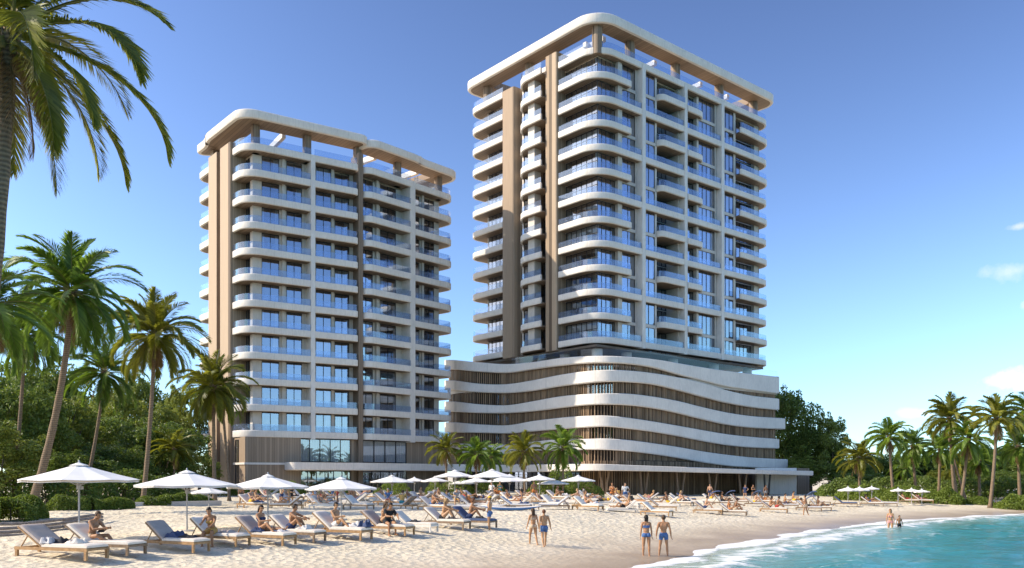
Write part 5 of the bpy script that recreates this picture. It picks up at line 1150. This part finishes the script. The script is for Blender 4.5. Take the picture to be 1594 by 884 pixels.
def lounger_meshes(key, frame, seat, back, ang=38, hood=None):
    m = {}; w = .70; hx = .78; bl = .88; ca, sa = math.cos(R(ang)), math.sin(R(ang))
    f = MB()
    for s in (-1, 1): f.box((1.06, s * (w / 2 - .025), .285), (2.12, .05, .085))
    for x in (.03, .62, 1.3, 2.09): f.box((x, 0, .283), (.05, w - .102, .06))
    for i in range(9): f.box((.86 + i * .145, 0, .322), (.09, w - .104, .018))
    m['frame'] = f.mesh('frame', M[frame])
    l = MB(); l.box((0, 0, .122), (.065, .06, .244)); m['leg'] = l.mesh('leg', M[frame])
    c = cushion_mb(hx + .01, .335, 2.10, .335, w - .04, .095); m['seat_cushion'] = c.mesh('seat_cushion', M[seat], 60)
    b = MB()
    for s in (-1, 1): b.tube([(hx, s * (w / 2 - .03), .33), (hx - bl * ca, s * (w / 2 - .03), .33 + bl * sa)], .024, 6)
    b.tube([(hx - bl * ca, -(w / 2 - .03), .33 + bl * sa), (hx - bl * ca, w / 2 - .03, .33 + bl * sa)], .024, 6); b.tube([(hx - .4 * ca, -(w / 2 - .03), .33 + .4 * sa), (hx - .4 * ca, w / 2 - .03, .33 + .4 * sa)], .018, 6); m['backrest_frame'] = b.mesh('backrest_frame', M[frame], 40)
    p = cushion_mb(hx + .02, .345, hx + .02 - bl * ca, .345 + bl * sa, w - .05, -.095); m['back_cushion'] = p.mesh('back_cushion', M[back], 60)
    # pad leans with its soft face towards the sitter
    p = cushion_mb(hx + .03 - bl * ca, .345 + bl * sa, hx + .03, .345, w - .05, .095); m['back_cushion'] = p.mesh('back_cushion', M[back], 60)
    s_ = MB(); s_.tube([(hx - .55 * ca, 0, .33 + .52 * sa), (.12, 0, .30)], .017, 6); m['strut'] = s_.mesh('strut', M[frame])
    if hood:
        h = MB(); rows = []
        for i in range(9):
            a = R(118 - 70 * i / 8 + 30); x, z = .55 + .95 * math.cos(a), .45 + .95 * math.sin(a); rows.append([(x, (j / 6 - .5) * (w + .1), z - .07 * (abs(j / 6 - .5) * 2) ** 3) for j in range(7)])
        for q in (0, .03):
            bq = len(h.v)
            for r in rows: h.v += [(x, y, z + q) for x, y, z in r]
            for i in range(8):
                for j in range(6): a = bq + i * 7 + j; h.f.append((a, a + 1, a + 8, a + 7)); h.m.append(0)
        m['hood'] = h.mesh('hood', M[hood], True)
    LG[key] = m
lounger_meshes('teak', 'teak', 'cushion', 'cushion'); lounger_meshes('grey_back', 'teak', 'cushion', 'greycushion'); lounger_meshes('dark_frame', 'greywood', 'cushion', 'cushion'); lounger_meshes('all_white', 'white', 'cushion', 'cushion', 38)
lounger_meshes('blue_back', 'greywood', 'bluegrey', 'bluegrey', 36); lounger_meshes('navy', 'greywood', 'bluecushion', 'bluecushion', 40); lounger_meshes('hooded', 'greywood', 'cushion', 'bluegrey', 50, 'bluecushion'); lounger_meshes('flat', 'white', 'cushion', 'bluegrey', 24)
def lounger(label, loc, yaw, key='teak', scale=1.0, group=None):
    o = thing('sun_lounger', label, 'sun lounger', loc, yaw, group, scale); m = LG[key]
    for k in ('frame', 'seat_cushion', 'back_cushion', 'backrest_frame', 'hood'):
        if k in m: link(k, m[k], o)
    for s in (-1, 1): link('strut', m['strut'], o, (0, s * .28, 0))
    for x in (.05, 2.07):
        for s in (-1, 1): link('leg', m['leg'], o, (x, s * .318, 0))
    return o
def on(o, x, y=0.0, z=SEAT):
    m = Matrix.LocRotScale(o.location, o.rotation_euler, o.scale); return m @ Vector((x, y, z))
def parasol_meshes(Rr, H, sides=8, pitch=.255):
    c = MB(); drop = Rr * pitch; rim = H - drop; pts = []
    def ring(rr, z, sag): return [(rr * math.cos(2 * math.pi * (i + .5 * 0) / (sides * 2)) * (1 if i % 2 == 0 else .955), rr * math.sin(2 * math.pi * i / (sides * 2)) * (1 if i % 2 == 0 else .955), z + (0 if i % 2 == 0 else -sag)) for i in range(sides * 2)]
    rings = [ring(.10 * Rr, H - .02, 0), ring(.34 * Rr, H - drop * .32, .015), ring(.67 * Rr, H - drop * .68, .035), ring(Rr, rim, .03), ring(Rr * 1.0, rim - .07, .03)]
    n = sides * 2
    for sgn, off in ((1, 0), (-1, .012)):
        b = len(c.v)
        for r in rings: c.v += [(x, y, z - off) for x, y, z in r]
        for i in range(len(rings) - 1):
            for j in range(n): q = (b + i * n + j, b + i * n + (j + 1) % n, b + (i + 1) * n + (j + 1) % n, b + (i + 1) * n + j); c.f.append(q if sgn > 0 else q[::-1]); c.m.append(0)
    v = MB(); n2 = sides
    v.v = [(0, 0, H + .10)] + [(.17 * Rr * math.cos(2 * math.pi * i / n2), .17 * Rr * math.sin(2 * math.pi * i / n2), H - .02) for i in range(n2)]
    for i in range(n2): v.f.append((0, 1 + i, 1 + (i + 1) % n2)); v.m.append(0)
    f = MB(); f.ell((0, 0, H + .12), [(.035, 0, 0), (0, .035, 0), (0, 0, .06)], 8, 6)
    p = MB(); p.tube([(0, 0, -.15), (0, 0, H * .5), (0, 0, H + .08)], .032, 10)
    h = MB(); h.tube([(0, 0, rim - .35), (0, 0, rim - .20)], .075, 10); h.box((.09, 0, rim - .30), (.10, .06, .12))
    b = MB(); b.tube([(0, 0, -.05), (0, 0, .06)], [.30, .28], 16); b.tube([(0, 0, .06), (0, 0, .30)], .045, 8)
    rb = MB()
    e = (Rr * .97, 0, rim - .02); rb.tube([(.05, 0, H - .06), e], .013, 4); rb.tube([(.05, 0, rim - .22), (Rr * .5, 0, H - drop * .5 - .03)], .011, 4)
    return dict(canopy=c.mesh('canopy', M['canvas'], fix=False), vent=v.mesh('vent', M['canvas']), finial=f.mesh('finial', M['steel'], True), pole=p.mesh('pole', M['steel'], 40), hub=h.mesh('hub', M['steel'], 40), base=b.mesh('base', M['concrete'], 40), rib=rb.mesh('rib', M['steel'])), sides
PM = {}
def parasol(label, loc, Rr, H, rot=0, group=None, tilt=(0, 0)):
    key = (round(Rr * 4) / 4, round(H * 5) / 5)
    if key not in PM: PM[key] = parasol_meshes(*key)
    m, sides = PM[key]; o = thing('parasol', label, 'parasol', loc, rot, group); o.rotation_euler = (tilt[0], tilt[1], rot)
    for k in ('pole', 'base', 'hub', 'canopy', 'finial'):
        c = link(k, m[k], o)
        if k == 'canopy': link('vent', m['vent'], c)
    for i in range(sides): link('rib', m['rib'], o, (0, 0, 0), 2 * math.pi * i / sides)
    return o
def cloth_lump(seed, lx, ly, h, drape=0.0):
    """crumpled towel: a folded sheet with ridges"""
    mb = MB(); n, k = 22, 14; r = random.Random(seed); ph = [r.uniform(0, 6.28) for _ in range(8)]
    def z(u, v):
        e = max(0, min(1, min(u, 1 - u) * 5)) * max(0, min(1, min(v, 1 - v) * 5))
        q = .5 + .22 * math.sin(u * 9 + ph[0] + 2 * math.sin(v * 4 + ph[1])) + .18 * math.sin(v * 11 + ph[2] + 2 * math.sin(u * 5 + ph[3])) + .12 * math.sin((u + v) * 17 + ph[4])
        return .008 + h * max(.05, q) * e ** .6
    for lay in (0, 1):
        for i in range(n + 1):
            for j in range(k + 1):
                u, v = i / n, j / k; x = (u - .5) * lx * (1 + .10 * math.sin(v * 6 + ph[5])); y = (v - .5) * ly * (1 + .14 * math.sin(u * 7 + ph[6])); mb.v.append((x, y, z(u, v) if lay == 0 else 0))
    W = k + 1; B = (n + 1) * W
    for i in range(n):
        for j in range(k): a = i * W + j; mb.f.append((a, a + 1, a + W + 1, a + W)); mb.m.append(0); mb.f.append((B + a, B + a + W, B + a + W + 1, B + a + 1)); mb.m.append(0)
    for i in range(n):
        for j in (0, k): a = i * W + j; mb.f.append((a, a + W, a + W + B, a + B)); mb.m.append(0)
    for j in range(k):
        for i in (0, n): a = i * W + j; mb.f.append((a, a + 1, a + 1 + B, a + B)); mb.m.append(0)
    return mb
def towel(label, loc, rz, mat, lx=.6, ly=.45, h=.12, seed=1, name='towel', cat='towel', group=None, tilt=0):
    o = cloth_lump(seed, lx, ly, h).build(name, M[mat], None, loc, 35); o.rotation_euler = (0, tilt, rz); return tag(o, label, cat, group)

# ---- front row: pairs of loungers under the big parasols
GL = 'sun loungers of the front row'
Y0 = R(-25); A = {}
def L(name, px, py, key, scale, label, yaw=Y0, group=GL, zs=1.0):
    """px, py: where the near corner at the head end meets the sand"""
    q = ground(px, py); off = Matrix.Rotation(yaw, 3, 'Z') @ Vector((0, .35 * scale, 0)); p = q + off; c = p + Matrix.Rotation(yaw, 3, 'Z') @ Vector((1.05 * scale, 0, 0)); p.z = gz(c.x, c.y) - .02; A[name] = lounger(label, p, yaw, key, scale, group); A[name].scale.z = scale * zs; return A[name]
L('p1a', 22, 864, 'grey_back', 1.34, 'teak lounger with a slatted grey backrest nearest the log border', R(-18), zs=.84)
L('p1b', 96, 856, 'dark_frame', 1.26, 'dark framed lounger with a hunched reader beside the first parasol pole', R(-18), zs=.84)
L('p2a', 222, 851, 'grey_back', 1.12, 'teak lounger heaped with dark towels under the second parasol')
L('p2b', 292, 844, 'teak', 1.1, 'cream lounger behind the woman in the mustard skirt')
L('p3a', 362, 842, 'grey_back', 1.14, 'teak lounger with a woman lying back under the third parasol')
L('p3b', 415, 836, 'dark_frame', 1.1, 'dark framed lounger beneath the man in navy trunks')
L('p4a', 482, 834, 'teak', 1.2, 'teak lounger with a propped man under the fourth parasol')
L('p4b', 558, 828, 'grey_back', 1.12, 'grey backed lounger with a couple close together')
L('p5a', 607, 822, 'all_white', 1.0, 'empty white lounger behind the couple')
L('p5b', 655, 818, 'dark_frame', 1.1, 'white padded lounger with the woman in a dark swimsuit')
L('p5c', 700, 817, 'navy', 1.08, 'navy cushioned lounger at the end of the front row', R(-28))
GPz = 'large white parasols of the front row'
for px, py, Rr, H, top, lab, rot in ((123, 838, 2.05, 2.65, 717, 'largest white parasol beside the clipped hedge', .2), (291, 827, 1.9, 2.35, 733, 'white parasol second in the front row, with the straight palm behind it', .5), (417, 820, 1.68, 2.3, 736, 'white parasol before the corner of the lower tower', .1), (531, 809, 1.78, 2.15, 741, 'flattest front parasol, before the lobby canopy of the lower tower', .35)):
    q = ground(px, py); Hh = (py - top) / F * q.y; parasol(lab, q, Rr, Hh - .12, rot, GPz)
GPe = 'people at the front loungers'
def sit(fig, lo, x, y, turn, label, **kw):
    o = A[lo] if isinstance(lo, str) else lo; p = on(o, x, y, SEAT); return FG[fig].place(label, p, o.rotation_euler.z - math.pi / 2 + turn, group=kw.pop('group', GPe), **kw)
sit('m_read', 'p1b', .62, 0, .1, 'bald tanned man hunched over a book on the lounger by the first parasol', skin=0, cloth='beige', scale=1.1)
sit('f_perch', 'p2b', .95, -.22, -1.15, 'woman in a mustard skirt sitting sideways with her feet on the sand', skin=0, cloth='mustard', hair='dark', scale=1.1)
sit('f_up', 'p3a', .92, 0, 0, 'woman with curly dark hair lying back under the third parasol', skin=0, cloth='navy', hair='dark', scale=1.1)
sit('m_hug', 'p3b', .80, 0, .2, 'man in navy trunks with knees drawn up beside the third parasol pole', skin=0, cloth='navy', hair='dark', scale=1.1)
sit('m_up', 'p4a', .85, 0, 0, 'man propped upright on the lounger under the fourth parasol', skin=3, cloth='white', hair='dark', scale=1.1)
sit('f_hug', 'p4b', .78, .12, .1, 'long haired woman with raised knees, half of the couple on the grey backed lounger', skin=3, cloth='black', hair='brown', scale=1.05)
sit('m_perch', 'p4b', 1.15, -.10, -.5, 'man in a dark shirt, half of the couple on the grey backed lounger', skin=0, cloth='black', cloth2='black', hair='dark', scale=1.05)
sit('f_hug', 'p5b', .90, 0, .3, 'blond woman in a dark swimsuit hugging her knees', skin=3, cloth='black', hair='blond', scale=1.1)
sit('m_hug', 'p5c', .85, 0, .5, 'broad tanned man bent forward on the navy cushioned lounger', skin=0, cloth='navy', hair='auburn', scale=1.1)
GTw = 'towels and bags on the front loungers'
def tw(lo, x, y, label, mat, lx, ly, h, seed, dz=.012, turn=0, **kw): o = A[lo]; towel(label, on(o, x, y, SEAT + dz), o.rotation_euler.z + turn, mat, lx, ly, h, seed, group=GTw, **kw)
tw('p1a', 1.0, .02, 'dark folded towel on the lounger nearest the log border', 'black', .55, .5, .20, 1); tw('p1a', 1.45, .05, 'cream rolled towel in the middle of the lounger nearest the log border', 'cushion', .55, .55, .17, 2); tw('p1a', .86, -.2, 'blue grey bag slumped against the slatted grey backrest', 'bluegrey', .38, .32, .26, 3, name='bag', cat='bag')
tw('p2a', 1.0, .0, 'heap of dark towels on the teak lounger under the second parasol', 'navy', .75, .55, .24, 4); tw('p2a', 1.45, .05, 'black cloth spread beside the heap of dark towels', 'black', .7, .5, .12, 5)
tw('p2b', 1.3, .1, 'grey towel beside the woman in the mustard skirt', 'greycushion', .5, .5, .12, 6); tw('p3a', .95, -.24, 'dark blue towel beside the woman with curly dark hair', 'navy', .5, .25, .18, 7); tw('p3a', 1.62, .1, 'grey blue towel at the foot of the woman with curly hair', 'bluegrey', .5, .5, .10, 8)
tw('p3b', 1.4, .0, 'striped pale towel at the feet of the man in navy trunks', 'linen', .55, .5, .20, 9); tw('p4a', 1.5, .1, 'white towel over the legs end of the lounger under the fourth parasol', 'linen', .7, .6, .22, 10); tw('p4a', 1.95, .15, 'navy beach bag on the foot of the lounger under the fourth parasol', 'navy', .5, .5, .34, 11, name='bag', cat='bag')
tw('p5a', 1.1, 0, 'dark small towel on the empty white lounger', 'black', .4, .3, .12, 12); tw('p5b', 1.35, .0, 'black bag beside the woman hugging her knees', 'black', .35, .3, .15, 13, name='bag', cat='bag'); tw('p5c', 1.4, 0, 'dark towel on the navy cushioned lounger', 'black', .45, .4, .12, 14)
o = A['p1b']; mb = MB(); mb.box((0, 0, 0), (.30, .22, .025), 0); bk = mb.build('book', M['black'], None, on(o, .98, 0, SEAT + .30)); bk.rotation_euler = (R(35), 0, o.rotation_euler.z - math.pi / 2); tag(bk, 'dark open book held by the hunched bald man', 'book')

# ---- people walking on the open sand and in the shallows
GW = 'people walking on the open sand'
def stand_at(fig, px, py, rz, label, h, group=GW, dz=0.0, **kw):
    q = ground(px, py); q.z -= .015 - dz; return FG[fig].place(label, q, rz, scale=h / 1.72, group=group, **kw)
stand_at('m_cap', 762, 825, R(75), 'man in a yellow cap and blue shorts standing alone by the front loungers', 1.66, skin=3, cloth='blue', hair='brown')
stand_at('f_walk', 830, 847, R(25), 'long haired woman in a beige bikini walking beside a heavy man', 1.60, skin=3, cloth='beige', hair='brown')
stand_at('m_walk2', 847, 850, R(20), 'heavy set balding man in blue grey trunks walking beside the long haired woman', 1.62, skin=3, cloth='blue', hair='auburn')
stand_at('f_back', 1006, 865, R(2), 'dark haired woman in a blue bikini seen from behind at the water edge', 1.70, skin=0, cloth='blue', hair='dark')
stand_at('m_back', 1033, 865, R(-4), 'man in short blue trunks seen from behind at the water edge', 1.72, skin=0, cloth='blue', hair='brown')
def wade(fig, px, py, depth, rz, label, h, **kw):
    Y = F * CAMZ / (py - HY); p = at(px, Y, -depth); return FG[fig].place(label, p, rz, scale=h / 1.72, group='people wading in the shallows', **kw)
wade('f_back', 1386, 824, .38, R(150), 'woman in a pink bikini wading beside a child', 1.68, skin=3, cloth='pink', hair='auburn')
wade('m_back', 1400, 822, .38, R(190), 'small child in dark trunks wading beside the woman in pink', 1.22, skin=0, cloth='black', hair='brown')
stand_at('m_walk', 1254, 802, R(60), 'small walking man before the loungers at the white podium wall', 1.62, skin=0, cloth='beige', hair='dark')
stand_at('f_crossed', 953, 783, R(170), 'woman in an orange swimsuit standing with folded arms before the podium struts', 1.75, skin=0, cloth='orange', hair='auburn')
stand_at('m_shirt', 973, 783, R(185), 'man in a white shirt and blue trunks standing before the podium struts', 1.78, skin=1, cloth='blue', cloth2='white', hair='dark')
stand_at('m_shirt', 438, 789, R(120), 'man in a pale shirt standing in the shade behind the third parasol', 1.75, skin=0, cloth='navy', cloth2='beige', hair='dark')
stand_at('f_crossed', 453, 790, R(200), 'woman in a dark swimsuit standing in the shade behind the third parasol', 1.66, skin=3, cloth='black', hair='brown')
stand_at('m_back', 376, 787, R(250), 'dark figure standing under the edge of the third parasol', 1.7, skin=2, cloth='black', hair='dark')
for px, py, f, rz, lab, c1, sk in ((525, 783, 'm_back', 100, 'man in red trunks standing behind the fourth parasol pole', 'red', 2), (548, 784, 'f_back', 220, 'woman in black standing to one side of the fourth parasol pole', 'black', 0), (765, 779, 'm_shirt', 150, 'waiter in white serving under the parasols', 'black', 1), (778, 778, 'f_crossed', 200, 'woman in teal standing in the parasol shade', 'teal', 3),
      (831, 778, 'm_walk', 200, 'man in orange trunks standing by the slanted small palm', 'orange', 2), (1105, 776, 'm_back', 160, 'man in navy standing under the podium canopy', 'navy', 1), (1160, 776, 'm_shirt', 140, 'man in a dark shirt under the canopy by the white wall', 'navy', 1), (1172, 776, 'f_crossed', 200, 'woman in black under the canopy by the white wall', 'black', 0), (1192, 776, 'm_back', 200, 'man in grey trunks before the white podium wall', 'grey', 2)):
    stand_at(f, px, py, R(rz), lab, 1.68, 'people standing among the packed loungers', skin=sk, cloth=c1, cloth2='navy' if 'dark' in lab else 'white', hair='dark')

# ---- the packed loungers before the buildings
rp = random.Random(21); GK = 'packed loungers before the buildings'; GC = 'crowd on the packed loungers'
KEYS = ['all_white', 'dark_frame', 'blue_back', 'teak', 'flat', 'all_white', 'teak', 'teak', 'all_white', 'grey_back']
KW = dict(all_white='white lounger with cream pads', dark_frame='dark framed lounger with cream pads', blue_back='lounger with blue grey pads', grey_back='teak lounger with a grey backrest', flat='nearly flat white lounger', navy='lounger with navy pads', teak='teak lounger with cream pads', hooded='hooded lounger with a navy sunshade')
FIGS = [('m_recl', 'man', 'lying back'), ('f_recl', 'woman', 'lying with one knee up'), ('f_recl1', 'woman', 'lying back'), ('m_recl2', 'man', 'lying with one knee up'), ('f_hug', 'woman', 'hugging her knees'), ('m_hug', 'man', 'sitting with knees drawn up'), ('f_up', 'woman', 'sitting upright'), ('m_up', 'man', 'sitting upright'), ('m_perch', 'man', 'perched sideways'), ('f_prone', 'woman', 'lying face down')]
ROWS = [('front', 57.5, 372, 1030, 2.35), ('second', 62.5, 376, 1036, 2.4), ('third', 68.0, 384, 1040, 2.45), ('fourth', 74.0, 395, 1044, 2.5), ('back', 80.5, 408, 1046, 2.6)]
cols = list(CL)
for rn, Y, p0, p1, step in ROWS:
    x = (p0 - CX) / F * Y; x1 = (p1 - CX) / F * Y; i = 0
    while x < x1:
        y = Y + rp.uniform(-.7, .7) + (0 if rn != 'front' else 1.5 * math.sin(x * .2)); d = float(shore(x, y)); key = KEYS[rp.randrange(len(KEYS))]; yaw = R(rp.uniform(-40, -5)) if rp.random() < .8 else R(rp.uniform(150, 200))
        if d > 8 and not (rn in ('front', 'second') and 690 < CX + x / y * F < 0):
            xx = x + (2 if abs(yaw) > 2 else 0)
            od = ORD[i] if i < 20 else 'twenty-' + ORD[i - 20]
            o = lounger('%s, %s from the palms, %s packed row' % (KW[key], od, rn), (xx, y, gz(xx + .9, y) - .02), yaw, key, 1.0, GK)
            if rp.random() < .62:
                f, who, doing = FIGS[rp.randrange(len(FIGS))]; c = cols[rp.randrange(len(cols))]; side = f == 'm_perch'
                sit(f, o, .95 if not side else 1.2, 0 if not side else -.2, 0 if not side else -1.2, '%s in %s %s, %s lounger, %s packed row' % (who, c, doing, od, rn), skin=rp.randrange(4), cloth=c, cloth2=cols[rp.randrange(len(cols))], hair=list(HAIR)[rp.randrange(5)], group=GC, scale=1.0)
            if rp.random() < .45:
                mt = ('navy', 'linen', 'bluegrey', 'black', 'bluecushion')[rp.randrange(5)]; tn = dict(navy='navy', linen='pale', bluegrey='blue grey', black='black', bluecushion='dark blue')[mt]
                towel('%s towel on the %s lounger of the %s packed row' % (tn, od, rn), on(o, 1.6, rp.uniform(-.1, .1), SEAT + .01), yaw, mat=mt, lx=.6, ly=.55, h=.16, seed=rp.randrange(99), group='towels on the packed loungers')
            i += 1
        x += step * rp.uniform(.9, 1.15)
# row before the podium wall and groups at the far end
GM = 'loungers before the podium wall'
k = 0
for rn, Y, p0, p1, step in (('nearer', 75, 1062, 1285, 2.7), ('farther', 83, 1050, 1262, 2.6)):
    x, x1, i = (p0 - CX) / F * Y, (p1 - CX) / F * Y, 0
    while x < x1:
        y = Y + rp.uniform(-.6, .6); px = CX + x / y * F; key = 'hooded' if px > 1235 else ('blue_back', 'all_white', 'navy', 'hooded', 'blue_back')[rp.randrange(5)]; od = ORD[i]
        o = lounger('%s, %s from the struts, %s podium row' % (KW[key], od, rn), (x, y, gz(x + .9, y) - .02), R(rp.uniform(-32, -8)), key, .92, GM)
        if rp.random() < .5:
            f, who, doing = FIGS[rp.randrange(8)]; c = cols[rp.randrange(len(cols))]; sit(f, o, .95, 0, 0, '%s in %s %s, %s lounger, %s podium row' % (who, c, doing, od, rn), skin=rp.randrange(4), cloth=c, hair='dark', group=GC)
        x += step; i += 1
GO = 'loungers on the open sand'
for nm, px, py, key, sc_, lab, people in (('o1', 1078, 798, 'grey_back', 0.99, 'lounger on the open sand with a person leaning back, nearest the struts', [('m_hug', .85, 'man with raised knees on the open sand lounger nearest the struts', 'navy')]), ('o2', 1118, 800, 'dark_frame', 0.95, 'dark framed lounger crowded by two sitting people on the open sand', [('f_up', .8, 'woman sitting upright on the crowded dark framed lounger', 'orange'), ('m_hug', 1.2, 'man sitting at the middle of the crowded dark framed lounger', 'beige')]),
      ('o3', 1182, 796, 'grey_back', 1.01, 'grey backed lounger shared by a couple on the open sand', [('f_hug', .75, 'woman of the couple on the open sand lounger', 'black'), ('m_hug', 1.3, 'man of the couple on the open sand lounger', 'red')]), ('o4', 1238, 794, 'blue_back', 0.99, 'blue grey lounger behind the small walking man', [('m_recl', .9, 'man lying on the lounger behind the small walking man', 'black')]),
      ('o5', 1296, 788, 'navy', 1.03, 'empty navy lounger before the far parasols', []), ('o6', 1338, 787, 'dark_frame', 1.0, 'lounger under the first far parasol', [('f_recl', .9, 'woman lying under the first far parasol', 'blue')]), ('o7', 1360, 787, 'blue_back', 1.0, 'blue grey lounger under the third far parasol', []), ('o8', 1396, 783, 'dark_frame', 1.0, 'dark framed lounger under the low far parasols', [('m_recl', .9, 'man lying under the low far parasols', 'red')]), ('o9', 1418, 783, 'teak', 1.0, 'teak lounger under the last far parasol', [('f_recl1', .9, 'woman lying under the last far parasol', 'pink')])):
    L(nm, px, py, key, sc_, lab, R(-22), GO)
    for f, x, pl, c in people: sit(f, nm, x, 0, .2, pl, skin=rp.randrange(3), cloth=c, hair='dark', group='people on the open sand loungers')
GU = 'white parasols over the packed loungers'
for px, top, w_, Y, lab in ((610, 738, 66, 80, 'parasol at the lobby window edge, first of the packed ones'), (645, 741, 40, 92, 'small far parasol beside the first packed one'), (677, 740.5, 46, 90, 'parasol half behind the wide one below the first small palm'), (708, 732.5, 66, 72, 'wide parasol below the small palm nearest the lower tower'), (720, 745, 44, 98, 'low parasol deep in the shade behind the wide one'),
      (766, 731, 76, 70, 'widest packed parasol, in the middle of the crowd'), (793, 739, 64, 80, 'parasol overlapping behind the widest packed one'), (840, 736.5, 54, 78, 'parasol beside the slanted small palm'), (861, 745.5, 50, 94, 'low parasol before the dark shrub'), (900, 738.5, 56, 76, 'last packed parasol, nearest the struts'), (742, 741, 44, 88, 'parasol between the wide and the widest packed ones'), (325, 757, 60, 60, 'far parasol peeping between second and third front ones')):
    b = at(px, Y); g = gz(b.x, b.y); parasol(lab, (b.x, b.y, g), w_ / F * Y / 2, zof(top, Y) - g - .1, rp.uniform(0, .8), GU)
for px, top, w_, Y, lab in ((1320, 762, 30, 84, 'first far parasol, nearest the podium'), (1338, 763, 28, 86, 'second far parasol from the podium'), (1357, 765, 22, 88, 'third far parasol, smallest of its cluster'), (1398, 765.5, 22, 86, 'low far parasol standing apart'), (1419, 766, 20, 88, 'smallest low far parasol in the middle of three'), (1435, 765.5, 22, 86, 'last low far parasol before the palms')):
    b = at(px, Y); g = gz(b.x, b.y); H = max(zof(top, Y) - g - .05, 1.5); parasol(lab, (b.x, b.y, g), w_ / F * Y / 2, H, rp.uniform(0, .8), 'small parasols at the far beach')
# kayaks drawn up in the crowd
def kayak(label, loc, rz, mats):
    o = thing('kayak', label, 'kayak', loc, rz, 'kayaks drawn up on the sand'); n = 18; h, d = MB(), MB(); rows = []
    for i in range(n + 1):
        t = i / n * 2 - 1; w_ = .36 * (1 - abs(t) ** 2.6); rows.append([(t * 1.9, w_ * math.cos(a), .20 + .10 * t * t + (.20 * math.sin(a)) * (1 - abs(t) ** 3)) for a in [R(-180 + 22.5 * j) for j in range(9)]])
    for r in rows: h.v += r
    for i in range(n):
        for j in range(8): a = i * 9 + j; h.f.append((a, a + 1, a + 10, a + 9)); h.m.append(0)
    h.build('hull', M[mats[0]], o, smooth=True, fix=False); 
    for i in range(n): a, b = rows[i], rows[i + 1]; m_ = [((a[0][0], 0, a[0][2] + .05)), ((b[0][0], 0, b[0][2] + .05))]; d.face([a[0], b[0], m_[1], m_[0]]); d.face([m_[0], m_[1], b[8], a[8]])
    d.build('deck', M[mats[1]], o, smooth=True); s = MB(); s.tube([(.3 * math.cos(q * .4), .2 * math.sin(q * .4), .28) for q in range(16)] , .025, 6); s.build('cockpit_rim', M['black'], o); return o
q = ground(795, 795); kayak('blue kayak with a white deck lying before the crowd', q, R(-8), ('blue', 'white')); q = ground(742, 793); kayak('white kayak with a blue grey deck beside the blue one', q, R(4), ('white', 'bluegrey'))
